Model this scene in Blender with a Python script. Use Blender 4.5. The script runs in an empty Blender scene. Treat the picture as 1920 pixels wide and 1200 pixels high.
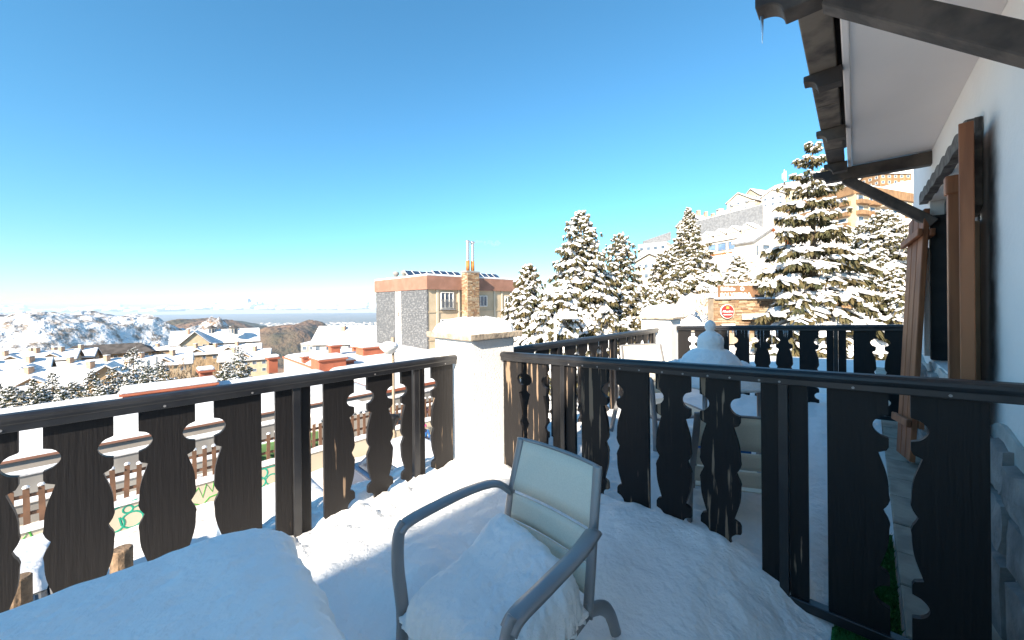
import bpy, bmesh, math, random
import numpy as np
from mathutils import Vector, Matrix, noise

scene = bpy.context.scene
COL = scene.collection
R = math.radians

# ------------------------------------------------------------------ camera
EYE = 1.30
FPX, CX, HY, ROLL = 680.0, 960.0, 568.0, R(0.5)
cam_data = bpy.data.cameras.new("camera")
cam = bpy.data.objects.new("camera", cam_data); COL.objects.link(cam)
cam.location = (0, 0, EYE); cam.rotation_euler = (R(90), ROLL, 0)
cam_data.sensor_width = 36.0; cam_data.lens = 36.0 * FPX / 1920.0
cam_data.shift_y = (HY - 600.0) / 1920.0
cam_data.clip_start = 0.05; cam_data.clip_end = 200000.0
scene.camera = cam

# ------------------------------------------------------------------ light
SUN_EL, SUN_AZ = 27.0, 206.5           # azimuth clockwise from +Y
sv = Vector((math.cos(R(SUN_EL)) * math.sin(R(SUN_AZ)), math.cos(R(SUN_EL)) * math.cos(R(SUN_AZ)), math.sin(R(SUN_EL))))
world = bpy.data.worlds.new("World"); scene.world = world; world.use_nodes = True
wn = world.node_tree.nodes; wn.clear()
wo = wn.new("ShaderNodeOutputWorld"); wb = wn.new("ShaderNodeBackground"); sk = wn.new("ShaderNodeTexSky")
sk.sky_type = 'NISHITA'; sk.sun_disc = False; sk.sun_elevation = R(SUN_EL); sk.sun_rotation = R(SUN_AZ)
sk.altitude = 500; sk.air_density = 1.35; sk.dust_density = 0.0; sk.ozone_density = 9.0
wb.inputs[1].default_value = 0.072
hs = wn.new("ShaderNodeHueSaturation"); hs.inputs["Hue"].default_value = 0.482; hs.inputs["Saturation"].default_value = 1.03
world.node_tree.links.new(sk.outputs[0], hs.inputs["Color"]); world.node_tree.links.new(hs.outputs[0], wb.inputs[0]); world.node_tree.links.new(wb.outputs[0], wo.inputs[0])
sl = bpy.data.lights.new("sun", 'SUN'); sl.energy = 4.6; sl.angle = R(1.2); sl.color = (1.0, 0.88, 0.72)
so = bpy.data.objects.new("sun", sl); COL.objects.link(so); so.rotation_euler = (-sv).to_track_quat('-Z', 'Y').to_euler()
so.location = (-20, -30, 30)
scene.view_settings.view_transform = 'Standard'; scene.view_settings.look = 'None'
scene.view_settings.exposure = 1.78; scene.view_settings.gamma = 1.0
scene.render.engine = 'CYCLES'
scene.cycles.use_denoising = True
scene.cycles.max_bounces = 8; scene.cycles.diffuse_bounces = 6; scene.cycles.glossy_bounces = 2
scene.cycles.transmission_bounces = 4; scene.cycles.volume_bounces = 0; scene.cycles.transparent_max_bounces = 6
scene.cycles.sample_clamp_indirect = 8.0

# ------------------------------------------------------------------ frames
Dv, Nv = Vector((.700, .714, 0)), Vector((-.714, .700, 0))            # terrace: along the edge, out from the house
DW, NW = Vector((.687, .7265, 0)), Vector((-.7265, .687, 0))          # house wall
OR = Vector((1.56, 1.035, 0))
def floor_z(n): return .05 - .045 * max(-1, min(n, 4))
def P(d, n, z=0.0): v = OR + Dv * d + Nv * n; return Vector((v.x, v.y, z))
def Q(d, n, z=0.0): v = OR + DW * d + NW * n; return Vector((v.x, v.y, z))
def W(px, py, Y):                                                      # point of the place at distance Y in front of the camera
    dx, dy = px - CX, HY - py
    r = dx * math.cos(ROLL) + dy * math.sin(ROLL); u = dy * math.cos(ROLL) - dx * math.sin(ROLL)
    return Vector((r / FPX * Y, Y, EYE + u / FPX * Y))
def fbm(x, y, z=0.0, o=4):
    return noise.fractal(Vector((x, y, z)), 1.0, 2.0, o)
rng = random.Random(7)
def sstep(a, b, x):
    t = max(0.0, min(1.0, (x - a) / (b - a))); return t * t * (3 - 2 * t)
def lerp_tab(tab, x):
    if x <= tab[0][0]: return tab[0][1]
    for (a, va), (b, vb) in zip(tab, tab[1:]):
        if x <= b: return va + (vb - va) * (x - a) / (b - a)
    return tab[-1][1]

# ------------------------------------------------------------------ materials
MATS = {}
def mat(name, c1, c2=None, rough=.7, scale=6.0, stretch=(1, 1, 1), bump=0.0, bscale=None, metal=0.0, spec=.3, lo=.4, hi=.6, detail=4, bdist=.02):
    if name in MATS: return MATS[name]
    m = bpy.data.materials.new(name); m.use_nodes = True
    nt = m.node_tree; N = nt.nodes; L = nt.links; b = N["Principled BSDF"]
    b.inputs["Roughness"].default_value = rough; b.inputs["Metallic"].default_value = metal
    b.inputs["Specular IOR Level"].default_value = spec
    tc = N.new("ShaderNodeTexCoord"); mp = N.new("ShaderNodeMapping"); mp.inputs["Scale"].default_value = stretch
    oi = N.new("ShaderNodeObjectInfo"); va = N.new("ShaderNodeVectorMath"); va.operation = 'ADD'
    vs = N.new("ShaderNodeVectorMath"); vs.operation = 'SCALE'; vs.inputs[3].default_value = 37.0
    cb = N.new("ShaderNodeCombineXYZ")
    for i in range(3): L.new(oi.outputs["Random"], cb.inputs[i])
    L.new(cb.outputs[0], vs.inputs[0]); L.new(tc.outputs["Object"], va.inputs[0]); L.new(vs.outputs[0], va.inputs[1])
    L.new(va.outputs[0], mp.inputs[0])
    if c2 is None: c2 = tuple(x * .8 for x in c1)
    n1 = N.new("ShaderNodeTexNoise"); n1.inputs["Scale"].default_value = scale; n1.inputs["Detail"].default_value = detail
    L.new(mp.outputs[0], n1.inputs["Vector"])
    cr = N.new("ShaderNodeValToRGB"); cr.color_ramp.elements[0].position = lo; cr.color_ramp.elements[1].position = hi
    cr.color_ramp.elements[0].color = (*c1, 1); cr.color_ramp.elements[1].color = (*c2, 1)
    L.new(n1.outputs["Fac"], cr.inputs[0]); L.new(cr.outputs[0], b.inputs["Base Color"])
    if bump:
        n2 = N.new("ShaderNodeTexNoise"); n2.inputs["Scale"].default_value = bscale or scale * 3; n2.inputs["Detail"].default_value = 6
        L.new(mp.outputs[0], n2.inputs["Vector"])
        bp = N.new("ShaderNodeBump"); bp.inputs["Strength"].default_value = bump; bp.inputs["Distance"].default_value = bdist
        L.new(n2.outputs["Fac"], bp.inputs["Height"]); L.new(bp.outputs[0], b.inputs["Normal"])
    m["ramp"] = cr.name; MATS[name] = m
    return m

SNOW = mat("snow", (.89, .88, .865), (.85, .845, .84), rough=.65, scale=3, bump=.6, bscale=34, spec=.25, bdist=.02)
SNOWF = mat("snow_far", (.72, .71, .70), (.60, .60, .62), rough=.8, scale=.4, bump=.4, bscale=2.0, bdist=.2)
SNOWT = mat("snow_tree", (.76, .75, .74), (.64, .63, .63), rough=.75, scale=5, bump=.6, bscale=12, bdist=.04)
TRAMP = mat("trampled_snow", (.70, .69, .68), (.50, .47, .44), rough=.8, scale=2.2, bump=.8, bscale=7, lo=.52, hi=.72, bdist=.06)
PLAST = mat("white_plaster", (.82, .80, .77), (.76, .74, .71), rough=.85, scale=2, bump=.5, bscale=45, bdist=.01)
ROUGHCAST = mat("roughcast_plaster", (.84, .83, .81), (.74, .73, .72), rough=.9, scale=3, bump=.7, bscale=85, bdist=.008)
SOFFIT = mat("soffit_paint", (.84, .77, .73), (.80, .735, .70), rough=.8, scale=1.5, bump=.15, bscale=60, bdist=.004)
CONC = mat("weathered_concrete", (.42, .35, .27), (.20, .17, .14), rough=.9, scale=14, bump=.8, bscale=50, lo=.4, hi=.65, bdist=.008)
BLACKM = mat("black_metal", (.012, .012, .014), (.02, .02, .022), rough=.33, scale=8, spec=.5, bump=.05, bscale=90, bdist=.003)
def wood_paint(name, amt, base=(.012, .011, .0115), flake=(.22, .155, .105)):
    m = mat(name, base, flake, rough=.5, scale=4.2, stretch=(9, 9, .62), bump=.5, bscale=9, lo=amt, hi=amt + .035, detail=10, spec=.22, bdist=.004)
    return m
PAINT0 = wood_paint("black_painted_wood", .74)
PAINT1 = wood_paint("worn_painted_wood", .65)
PAINT2 = wood_paint("flaking_painted_wood", .585)
PAINTB = mat("brown_black_stain", (.035, .030, .028), (.07, .055, .045), rough=.6, scale=2, stretch=(6, 6, 1), bump=.3, bscale=12, bdist=.004)
BEAM = mat("dark_beam_wood", (.045, .036, .032), (.10, .08, .065), rough=.7, scale=3, stretch=(2, 2, 2), bump=.5, bscale=18, bdist=.006)
BRACE = mat("brown_brace_wood", (.11, .085, .07), (.055, .045, .04), rough=.75, scale=5, stretch=(2, 2, 2), bump=.5, bscale=22, bdist=.006)
BEAMW = mat("weathered_beam_wood", (.20, .16, .125), (.06, .05, .045), rough=.8, scale=4, stretch=(2, 2, 2), bump=.6, bscale=22, bdist=.008, lo=.45, hi=.7)
SHUT = mat("orange_brown_wood", (.38, .145, .065), (.23, .085, .04), rough=.5, scale=2.2, stretch=(7, 7, .6), bump=.35, bscale=9, bdist=.003)
RAWW = mat("raw_pale_wood", (.55, .44, .32), (.40, .31, .22), rough=.8, scale=3, stretch=(6, 6, .6), bump=.3, bdist=.003)
CHAR = mat("charcoal_panel", (.018, .019, .022), (.035, .035, .038), rough=.55, scale=4, bump=.2, bdist=.003)
GREYW = mat("grey_weathered_wood", (.17, .155, .14), (.09, .08, .075), rough=.85, scale=3, stretch=(5, 5, 5), bump=.5, bdist=.004)
STONE = mat("grey_cladding_stone", (.34, .325, .31), (.20, .195, .19), rough=.85, scale=5, bump=.9, bscale=9, bdist=.03)
MORT = mat("pale_mortar", (.52, .53, .50), (.42, .42, .40), rough=.95, scale=10, bump=.6, bdist=.008)
PAVE = mat("paving_stone", (.42, .37, .30), (.32, .28, .23), rough=.9, scale=9, bump=.5, bscale=40, bdist=.006)
GRASS = mat("artificial_grass", (.02, .12, .025), (.04, .2, .05), rough=.8, scale=60, bump=1.0, bscale=140, bdist=.01)
ALU = mat("grey_aluminium", (.25, .245, .25), (.29, .285, .285), rough=.38, metal=.35, scale=4, spec=.5)
MESHF = mat("beige_sling_mesh", (.78, .71, .58), (.73, .665, .54), rough=.75, scale=220, bump=.2, bscale=300, bdist=.002)
WHITEP = mat("white_table_plastic", (.72, .74, .74), rough=.5)
ICE = mat("ice", (.85, .9, .95), (.8, .86, .92), rough=.08, spec=.6)
b_ = ICE.node_tree.nodes["Principled BSDF"]; b_.inputs["Transmission Weight"].default_value = .85; b_.inputs["IOR"].default_value = 1.31
# background
CREAM = mat("cream_render", (.46, .37, .26), (.40, .32, .22), rough=.9, scale=.6)
CREAM2 = mat("pale_cream_render", (.50, .43, .33), (.45, .385, .29), rough=.9, scale=.6)
OCHRE = mat("ochre_render", (.33, .23, .135), (.26, .18, .11), rough=.9, scale=.8)
GREENR = mat("pale_green_render", (.36, .45, .33), rough=.9)
WHITER = mat("white_render", (.55, .49, .42), (.50, .445, .38), rough=.9, scale=.5)
SLATE = mat("grey_slate_tiles", (.10, .102, .108), (.20, .20, .205), rough=.45, scale=3.0, stretch=(1, 1, 2.2), lo=.5, hi=.62, bump=.4, bscale=5, bdist=.03)
FASC = mat("terracotta_fascia", (.28, .145, .105), (.23, .12, .085), rough=.85, scale=1.0)
REDW = mat("red_orange_render", (.36, .115, .065), (.30, .095, .055), rough=.8, scale=1.5)
GREYC = mat("grey_concrete", (.26, .25, .235), (.21, .20, .19), rough=.9, scale=1.2)
PALEC = mat("pale_parapet", (.38, .34, .30), (.33, .295, .26), rough=.9, scale=1.5)
DARKR = mat("dark_slate_roof", (.05, .045, .042), (.09, .08, .075), rough=.8, scale=.5)
GLASSW = mat("window_glass", (.05, .07, .10), (.10, .13, .17), rough=.1, scale=.7, spec=.6)
WFRAME = mat("white_window_frame", (.72, .70, .66), rough=.6)
BRWOOD = mat("brown_balcony_wood", (.26, .155, .08), (.18, .105, .055), rough=.8, scale=1.0, stretch=(1, 1, .4))
ORWOOD = mat("orange_wood_panel", (.40, .12, .03), (.33, .095, .025), rough=.7, scale=1.0)
GREYMET = mat("grey_metal_cladding", (.16, .165, .175), (.22, .225, .235), rough=.5, scale=2)
STEEL = mat("steel_flue", (.55, .56, .58), (.48, .49, .5), rough=.3, metal=.8, scale=5)
RUST = mat("rusty_flue", (.42, .17, .05), (.30, .11, .035), rough=.8, scale=6)
SOLAR = mat("solar_panel_glass", (.02, .035, .07), (.03, .05, .09), rough=.15, spec=.6)
SSTONE = mat("tan_wall_stone", (.32, .21, .12), (.23, .16, .10), rough=.9, scale=2.5, bump=.5, bdist=.02)
SSTONE2 = mat("pale_wall_stone", (.38, .30, .21), (.29, .23, .16), rough=.9, scale=2.5, bump=.5, bdist=.02)
SSTONE3 = mat("brown_wall_stone", (.25, .15, .085), (.18, .11, .07), rough=.9, scale=2.5, bump=.5, bdist=.02)
SMORT = mat("wall_joint", (.36, .29, .21), (.28, .22, .16), rough=.95, scale=4)
SIGNB = mat("brown_sign_board", (.20, .11, .06), (.165, .09, .05), rough=.7)
SIGNR = mat("red_sign_board", (.32, .03, .03), rough=.6)
LETTER = mat("white_letter_paint", (.78, .77, .73), rough=.7)
PICKET = mat("brown_picket_wood", (.17, .09, .055), (.12, .065, .04), rough=.8, scale=4)
NEEDLE = mat("conifer_needles", (.045, .050, .022), (.12, .09, .04), rough=.8, scale=3, lo=.35, hi=.7)
NEEDLE2 = mat("dark_conifer_needles", (.035, .048, .025), (.085, .085, .04), rough=.8, scale=3, lo=.35, hi=.7)
BARK = mat("bark", (.09, .065, .045), (.14, .10, .07), rough=.9, scale=8, bump=.5)
TWIG = mat("bare_twigs", (.34, .25, .16), (.26, .185, .12), rough=.9, scale=4)
GRAFA = mat("green_graffiti_paint", (.08, .33, .06), rough=.6)
GRAFB = mat("teal_graffiti_paint", (.02, .30, .20), rough=.6)
LAMPG = mat("lamp_white_shade", (.70, .68, .64), rough=.5)
LAMPP = mat("lamp_post_paint", (.32, .25, .18), rough=.6)

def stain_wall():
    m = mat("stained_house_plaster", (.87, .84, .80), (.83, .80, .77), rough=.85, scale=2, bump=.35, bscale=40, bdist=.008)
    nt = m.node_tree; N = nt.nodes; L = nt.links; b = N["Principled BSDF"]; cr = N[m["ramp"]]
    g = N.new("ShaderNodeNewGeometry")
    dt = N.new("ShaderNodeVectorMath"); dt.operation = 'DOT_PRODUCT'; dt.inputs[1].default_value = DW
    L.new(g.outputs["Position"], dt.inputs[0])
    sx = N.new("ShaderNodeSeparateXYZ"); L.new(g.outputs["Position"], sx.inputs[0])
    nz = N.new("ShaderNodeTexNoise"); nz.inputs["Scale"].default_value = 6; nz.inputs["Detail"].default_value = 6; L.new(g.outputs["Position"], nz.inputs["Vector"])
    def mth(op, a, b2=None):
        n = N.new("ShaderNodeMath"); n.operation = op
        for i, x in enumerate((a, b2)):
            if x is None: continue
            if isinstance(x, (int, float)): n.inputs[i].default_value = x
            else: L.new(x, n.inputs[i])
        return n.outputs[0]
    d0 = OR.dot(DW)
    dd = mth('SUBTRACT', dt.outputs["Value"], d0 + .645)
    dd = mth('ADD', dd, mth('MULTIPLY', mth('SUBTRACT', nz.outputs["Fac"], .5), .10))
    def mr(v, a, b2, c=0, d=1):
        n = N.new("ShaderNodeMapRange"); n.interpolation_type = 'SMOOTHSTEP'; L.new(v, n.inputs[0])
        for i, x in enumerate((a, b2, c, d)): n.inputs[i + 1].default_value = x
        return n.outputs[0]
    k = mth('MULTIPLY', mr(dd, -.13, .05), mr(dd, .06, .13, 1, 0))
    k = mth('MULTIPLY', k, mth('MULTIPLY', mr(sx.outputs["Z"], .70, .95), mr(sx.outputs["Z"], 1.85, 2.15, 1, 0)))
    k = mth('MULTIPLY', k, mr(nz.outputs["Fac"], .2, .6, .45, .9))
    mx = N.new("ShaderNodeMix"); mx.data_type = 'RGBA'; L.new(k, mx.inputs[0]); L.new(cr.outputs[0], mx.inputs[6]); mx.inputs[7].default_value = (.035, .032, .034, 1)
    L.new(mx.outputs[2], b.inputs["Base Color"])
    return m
HWALL = stain_wall()

# ------------------------------------------------------------------ mesh tools
def obj_from(name, verts, faces, m, parent=None, smooth=False, org=None):
    vs = [Vector(v) for v in verts]
    if org is None:
        if parent is not None: org = parent.matrix_world.translation if False else Vector(parent["org"])
        else:
            xs = [v.x for v in vs]; ys = [v.y for v in vs]; zs = [v.z for v in vs]
            org = Vector(((min(xs) + max(xs)) / 2, (min(ys) + max(ys)) / 2, min(zs)))
    me = bpy.data.meshes.new(name)
    me.from_pydata([tuple(v - org) for v in vs], [], faces)
    if smooth: me.polygons.foreach_set("use_smooth", [True] * len(me.polygons))
    me.materials.append(m); me.update()
    o = bpy.data.objects.new(name, me); COL.objects.link(o); o["org"] = tuple(org)
    if parent is not None:
        o.parent = parent; o.location = org - Vector(parent["org"])
    else: o.location = org
    return o
def tri_obj(name, V, F, m, parent=None, smooth=True, org=None):
    V = np.asarray(V, dtype=np.float64); F = np.asarray(F, dtype=np.int32)
    if org is None:
        org = np.array(parent["org"]) if parent is not None else np.array([(V[:, 0].min() + V[:, 0].max()) / 2, (V[:, 1].min() + V[:, 1].max()) / 2, V[:, 2].min()])
    me = bpy.data.meshes.new(name)
    me.vertices.add(len(V)); me.vertices.foreach_set("co", (V - org).astype(np.float32).ravel())
    k = F.shape[1]
    me.loops.add(F.size); me.loops.foreach_set("vertex_index", F.ravel())
    me.polygons.add(len(F)); me.polygons.foreach_set("loop_start", np.arange(0, F.size, k, dtype=np.int32))
    me.update(calc_edges=True); me.validate()
    if smooth: me.polygons.foreach_set("use_smooth", np.ones(len(me.polygons), dtype=bool))
    me.materials.append(m)
    o = bpy.data.objects.new(name, me); COL.objects.link(o); o["org"] = tuple(float(x) for x in org)
    if parent is not None:
        o.parent = parent; o.location = Vector(org) - Vector(parent["org"])
    else: o.location = Vector(org)
    return o
def tag(o, label, cat=None, group=None, kind=None):
    if label: o["label"] = label
    if cat: o["category"] = cat
    if group: o["group"] = group
    if kind: o["kind"] = kind
    return o
def thing(name, loc, label, cat, group=None):
    o = bpy.data.objects.new(name, None); COL.objects.link(o); o.location = loc; o["org"] = tuple(loc)
    o.empty_display_size = .2
    return tag(o, label, cat, group)
class MB:
    def __init__(s): s.v = []; s.f = []
    def add(s, v, f):
        k = len(s.v); s.v += [Vector(x) for x in v]; s.f += [tuple(i + k for i in q) for q in f]; return s
    def prism(s, pts, ext, bev=0.0):
        pts = [Vector(p) for p in pts]; ext = Vector(ext); n = len(pts)
        s.add(pts + [p + ext for p in pts], [tuple(range(n))[::-1], tuple(range(n, 2 * n))] + [(i, (i + 1) % n, n + (i + 1) % n, n + i) for i in range(n)])
        return s
    def box(s, c, u, v, w):
        c, u, v, w = Vector(c), Vector(u), Vector(v), Vector(w)
        p = [c + a * u + b * v + e * w for e in (-.5, .5) for b in (-.5, .5) for a in (-.5, .5)]
        return s.add(p, [(0, 2, 3, 1), (4, 5, 7, 6), (0, 1, 5, 4), (2, 6, 7, 3), (0, 4, 6, 2), (1, 3, 7, 5)])
    def beam(s, a, b, w, h, up=(0, 0, 1)):
        a, b = Vector(a), Vector(b); t = (b - a); up = Vector(up); side = t.cross(up).normalized(); u2 = side.cross(t).normalized()
        return s.box((a + b) / 2, t, side * w, u2 * h)
    def tube(s, pts, rad, k=8, flat=1.0, up=(0, 0, 1), cap=True):
        pts = [Vector(p) for p in pts]; n = len(pts)
        if not isinstance(rad, (list, tuple)): rad = [rad] * n
        base = len(s.v); up = Vector(up)
        for i, p in enumerate(pts):
            t = (pts[min(i + 1, n - 1)] - pts[max(i - 1, 0)]).normalized()
            a = t.cross(up)
            if a.length < .05: a = t.cross(Vector((1, .3, 0)))
            a.normalize(); b = a.cross(t).normalized()
            for j in range(k):
                q = 2 * math.pi * j / k
                s.v.append(p + a * math.cos(q) * rad[i] + b * math.sin(q) * rad[i] * flat)
        for i in range(n - 1):
            for j in range(k):
                s.f.append((base + i * k + j, base + i * k + (j + 1) % k, base + (i + 1) * k + (j + 1) % k, base + (i + 1) * k + j))
        if cap:
            s.f.append(tuple(base + j for j in range(k))[::-1]); s.f.append(tuple(base + (n - 1) * k + j for j in range(k)))
        return s
    def lathe(s, c, prof, k=16):
        c = Vector(c); base = len(s.v); n = len(prof)
        for r, z in prof:
            for j in range(k):
                q = 2 * math.pi * j / k; s.v.append(c + Vector((r * math.cos(q), r * math.sin(q), z)))
        for i in range(n - 1):
            for j in range(k): s.f.append((base + i * k + j, base + i * k + (j + 1) % k, base + (i + 1) * k + (j + 1) % k, base + (i + 1) * k + j))
        s.f.append(tuple(base + j for j in range(k))[::-1]); s.f.append(tuple(base + (n - 1) * k + j for j in range(k)))
        return s
    def build(s, name, m, parent=None, smooth=False): return obj_from(name, s.v, s.f, m, parent, smooth)
def bevel(o, w, seg=2):
    b = o.modifiers.new("bevel", 'BEVEL'); b.width = w; b.segments = seg; b.limit_method = 'ANGLE'; b.angle_limit = R(40); return o
def grid(name, nu, nv, fn, m, parent=None, smooth=True, org=None):
    V = [fn(i / (nu - 1), j / (nv - 1)) for j in range(nv) for i in range(nu)]
    ii = np.arange(nu - 1); F = []
    for j in range(nv - 1):
        a = j * nu + ii; F.append(np.stack([a, a + 1, a + nu + 1, a + nu], 1))
    return tri_obj(name, [tuple(v) for v in V], np.concatenate(F), m, parent, smooth, org)
def ico(sub):
    bm = bmesh.new(); bmesh.ops.create_icosphere(bm, subdivisions=sub, radius=1.0)
    V = np.array([v.co[:] for v in bm.verts]); bm.verts.index_update()
    F = np.array([[v.index for v in f.verts] for f in bm.faces], dtype=np.int32); bm.free(); return V, F
def lump(sub, seed, amp, fr=1.6):
    V, F = ico(sub); V = V.copy()
    for i in range(len(V)):
        V[i] *= 1 + amp * noise.fractal(Vector(V[i] * fr) + Vector((seed * 7.3, seed * 1.7, seed)), 1.0, 2.0, 3)
    return V, F
LUMP1 = [lump(1, i, .28) for i in range(8)]
LUMP2 = [lump(2, i + 20, .32, 1.9) for i in range(8)]
class Soup:
    def __init__(s): s.V = []; s.F = []; s.n = 0
    def add(s, V, F): s.V.append(V); s.F.append(F + s.n); s.n += len(V)
    def obj(s, name, m, parent=None, smooth=True, org=None): return tri_obj(name, np.concatenate(s.V), np.concatenate(s.F), m, parent, smooth, org)

# ================================================================== TERRACE
def build_terrace():
    mb = MB()
    ring = [(-7, -.02), (9, -.02), (9, 2.78), (-7, 2.78)]
    top = [P(d, n, floor_z(n) - .012) for d, n in ring]; bot = [P(d, n, -4.6) for d, n in ring]
    mb.add(top + bot, [(0, 1, 2, 3), (7, 6, 5, 4), (0, 4, 5, 1), (1, 5, 6, 2), (2, 6, 7, 3), (3, 7, 4, 0)])
    tag(mb.build("terrace_floor", PLAST), None, kind="structure")
    # paved strip along the house
    root = thing("paved_path", P(2, .14, floor_z(.14) - .01), "strip of worn grey paving slabs along the foot of the house", "paving")
    root["kind"] = "structure"
    d = -1.2; r = random.Random(3)
    while d < 7.5:
        ln = r.uniform(.28, .42)
        cuts = [.0, r.uniform(.10, .17), .30] if r.random() < .6 else [.0, .30]
        for a, b in zip(cuts, cuts[1:]):
            g = .005; z = r.uniform(-.003, .003)
            pts = [P(d + g, a + g), P(d + ln - g, a + g), P(d + ln - g, b - g), P(d + g, b - g)]
            o = MB().prism([Vector((p.x, p.y, floor_z((a + b) / 2) - .01 + z)) for p in pts], (0, 0, .03)).build("paving_slab", PAVE, root)
            bevel(o, .005, 1)
        d += ln
    def gf(u, v):
        d, n = -1 + 1.95 * u, .305 + .19 * v; p = P(d, n); return (p.x, p.y, floor_z(n) + .012 + .004 * fbm(d * 9, n * 30))
    g = grid("artificial_turf", 160, 8, gf, GRASS); tag(g, "narrow strip of bright green artificial turf beside the paving", "turf", kind="stuff")
    # blades
    s = Soup(); V = []; F = []; r = random.Random(5)
    for i in range(9000):
        d, n = r.uniform(-.6, .94), r.uniform(.305, .49); p = P(d, n, floor_z(n) + .012); a = r.uniform(0, 6.3); h = r.uniform(.012, .024)
        q = Vector((math.cos(a), math.sin(a), 0)) * .0025; k = len(V)
        V += [p - q, p + q, p + Vector((r.uniform(-.01, .01), r.uniform(-.01, .01), h))]; F.append((k, k + 1, k + 2))
    gb = tri_obj("turf_blades", [tuple(v) for v in V], F, GRASS, None, False); gb.parent = g; gb.location = Vector(gb["org"]) - Vector(g["org"])
    gb["kind"] = "stuff"
build_terrace()

def snow_depth(d, n):
    ours = 1 - sstep(-.02, .14, d)
    a = .215 * sstep(.40, .95, n) + .03 * math.exp(-((n - 1.15) / .3) ** 2) * math.exp(-(d / .3) ** 2)
    b = .125 * sstep(.36, .62, n) + .05 * math.exp(-((d - 3.1) / .35) ** 2) + .04 * math.exp(-((n - 1.1) / .3) ** 2) * math.exp(-((d) / .35) ** 2)
    base = a * ours + b * (1 - ours)
    if d < -.3: base += -.035 * sstep(2.3, 2.5, n) * sstep(-.9, -1.5, d)
    base += .05 * math.exp(-((d + .35) / .18) ** 2 - ((n - 2.35) / .2) ** 2)
    big = .045 * fbm(d * 1.7, n * 1.7, 3.1) * sstep(0, .12, base)
    lum = .035 * abs(fbm(d * 6.5, n * 6.5, 8.0, 3))
    edge = max(sstep(2.05, 2.4, n) * ours, .35 * (1 - ours), .35 * math.exp(-(d / .35) ** 2))
    return base + big + lum * sstep(.03, .1, base) * (.3 + 1.2 * edge) - .012
def sf(u, v):
    d = -4.2 + 8.4 * u; n = .30 + 2.47 * v
    p = P(d, n); return (p.x, p.y, floor_z(n) - .005 + snow_depth(d, n))
o = grid("terrace_snow", 420, 130, sf, SNOW)
tag(o, "deep lumpy snow lying over the terrace floor", "snow", kind="stuff")

# ------------------------------------------------------------------ railings
BH = .872
def profile():
    pts = [(0, 0), (.105, 0)]
    for i in range(1, 12):
        t = i / 12; pts.append((.105 + .095 * t, .041 * math.sin(math.pi * t) ** .55))
    pts += [(.20, 0), (.235, 0), (.25, .006), (.262, .027)]
    for i in range(1, 10):
        t = i / 10; pts.append((.262 + .188 * t, .027 * (1 - t) ** 1.6 - .004 * math.sin(math.pi * t) ** 2))
    pts += [(.45, -.002), (.47, .003), (.485, .010), (.495, .016)]
    return pts + [(1 - u, x) for u, x in reversed(pts[:-1])]
PROF = profile()
def railing(name, label, A, u, L, boards, units, fn, screws=(), mats=None, start=0.0, icef=None, endpost=True):
    """A: floor point at s=0, u: direction (with slope), boards (s0,s1,profiled0,profiled1), units (s0,s1,post0,post1)"""
    A = Vector(A); u = Vector(u); fn = Vector(fn).normalized()
    root = thing(name, A + u * (L / 2), label, "railing", "carved black balcony railings")
    def pt(s, h, o=0): return A + u * s + Vector((0, 0, h)) + fn * o
    z0, z1 = .075, .075 + BH
    for i, (a, b, pa, pb) in enumerate(boards):
        left = [(a + (x if pa else 0), z1 - q * BH) for q, x in PROF] if pa else [(a, z1), (a, z0)]
        right = [(b - (x if pb else 0), z1 - q * BH) for q, x in PROF] if pb else [(b, z1), (b, z0)]
        poly = left + right[::-1]
        mb = MB().prism([pt(s, h, .002) for s, h in poly], fn * -.022)
        mm = (mats[i] if mats else None) or PAINT0
        o = mb.build("carved_board", mm, root)
        o["org_s"] = a
    for (a, b, p0, p1) in units:
        for x0, x1 in ((a, p0 - .002), (p1 + .002, b)):
            if x1 - x0 > .01: MB().prism([pt(x0, z1, .002), pt(x1, z1, .002), pt(x1, z0, .002), pt(x0, z0, .002)], fn * -.022).build("plain_board", PAINT1 if x0 == a and mats else PAINT0, root)
        o = MB().prism([pt(p0, .97, .016), pt(p1, .97, .016), pt(p1, -.1, .016), pt(p0, -.1, .016)], fn * -.05).build("post", BLACKM, root); bevel(o, .003, 2)
    # handrail: rounded profile on a flat flange
    sec = [(-.024, .950), (-.024, .962), (-.030, .966), (-.033, .976), (-.030, .988), (-.018, .996), (0, .999), (.018, .996), (.030, .988), (.033, .976), (.030, .966), (.026, .962), (.026, .936), (.018, .936), (.018, .950)]
    mb = MB(); k = len(sec)
    ss = [start, L]
    V = [pt(s, h, o_) for s in ss for o_, h in sec]
    mb.add(V, [(i, (i + 1) % k, k + (i + 1) % k, k + i) for i in range(k)] + [tuple(range(k))[::-1], tuple(range(k, 2 * k))])
    hr = mb.build("handrail", BLACKM, root); bevel(hr, .003, 2)
    o = MB().prism([pt(0, .035, .014), pt(L, .035, .014), pt(L, .075, .014), pt(0, .075, .014)], fn * -.04).build("bottom_rail", BLACKM, root); bevel(o, .003, 1)
    for s in screws:
        mb = MB(); c = pt(s, .947, .026); k = 8
        e = u.normalized(); up = Vector((0, 0, 1))
        ring = [c + (e * math.cos(6.283 * j / k) + up * math.sin(6.283 * j / k)) * .0045 for j in range(k)]
        mb.prism(ring, fn * .002); mb.build("screw", ALU, hr)
    return root, pt

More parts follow.
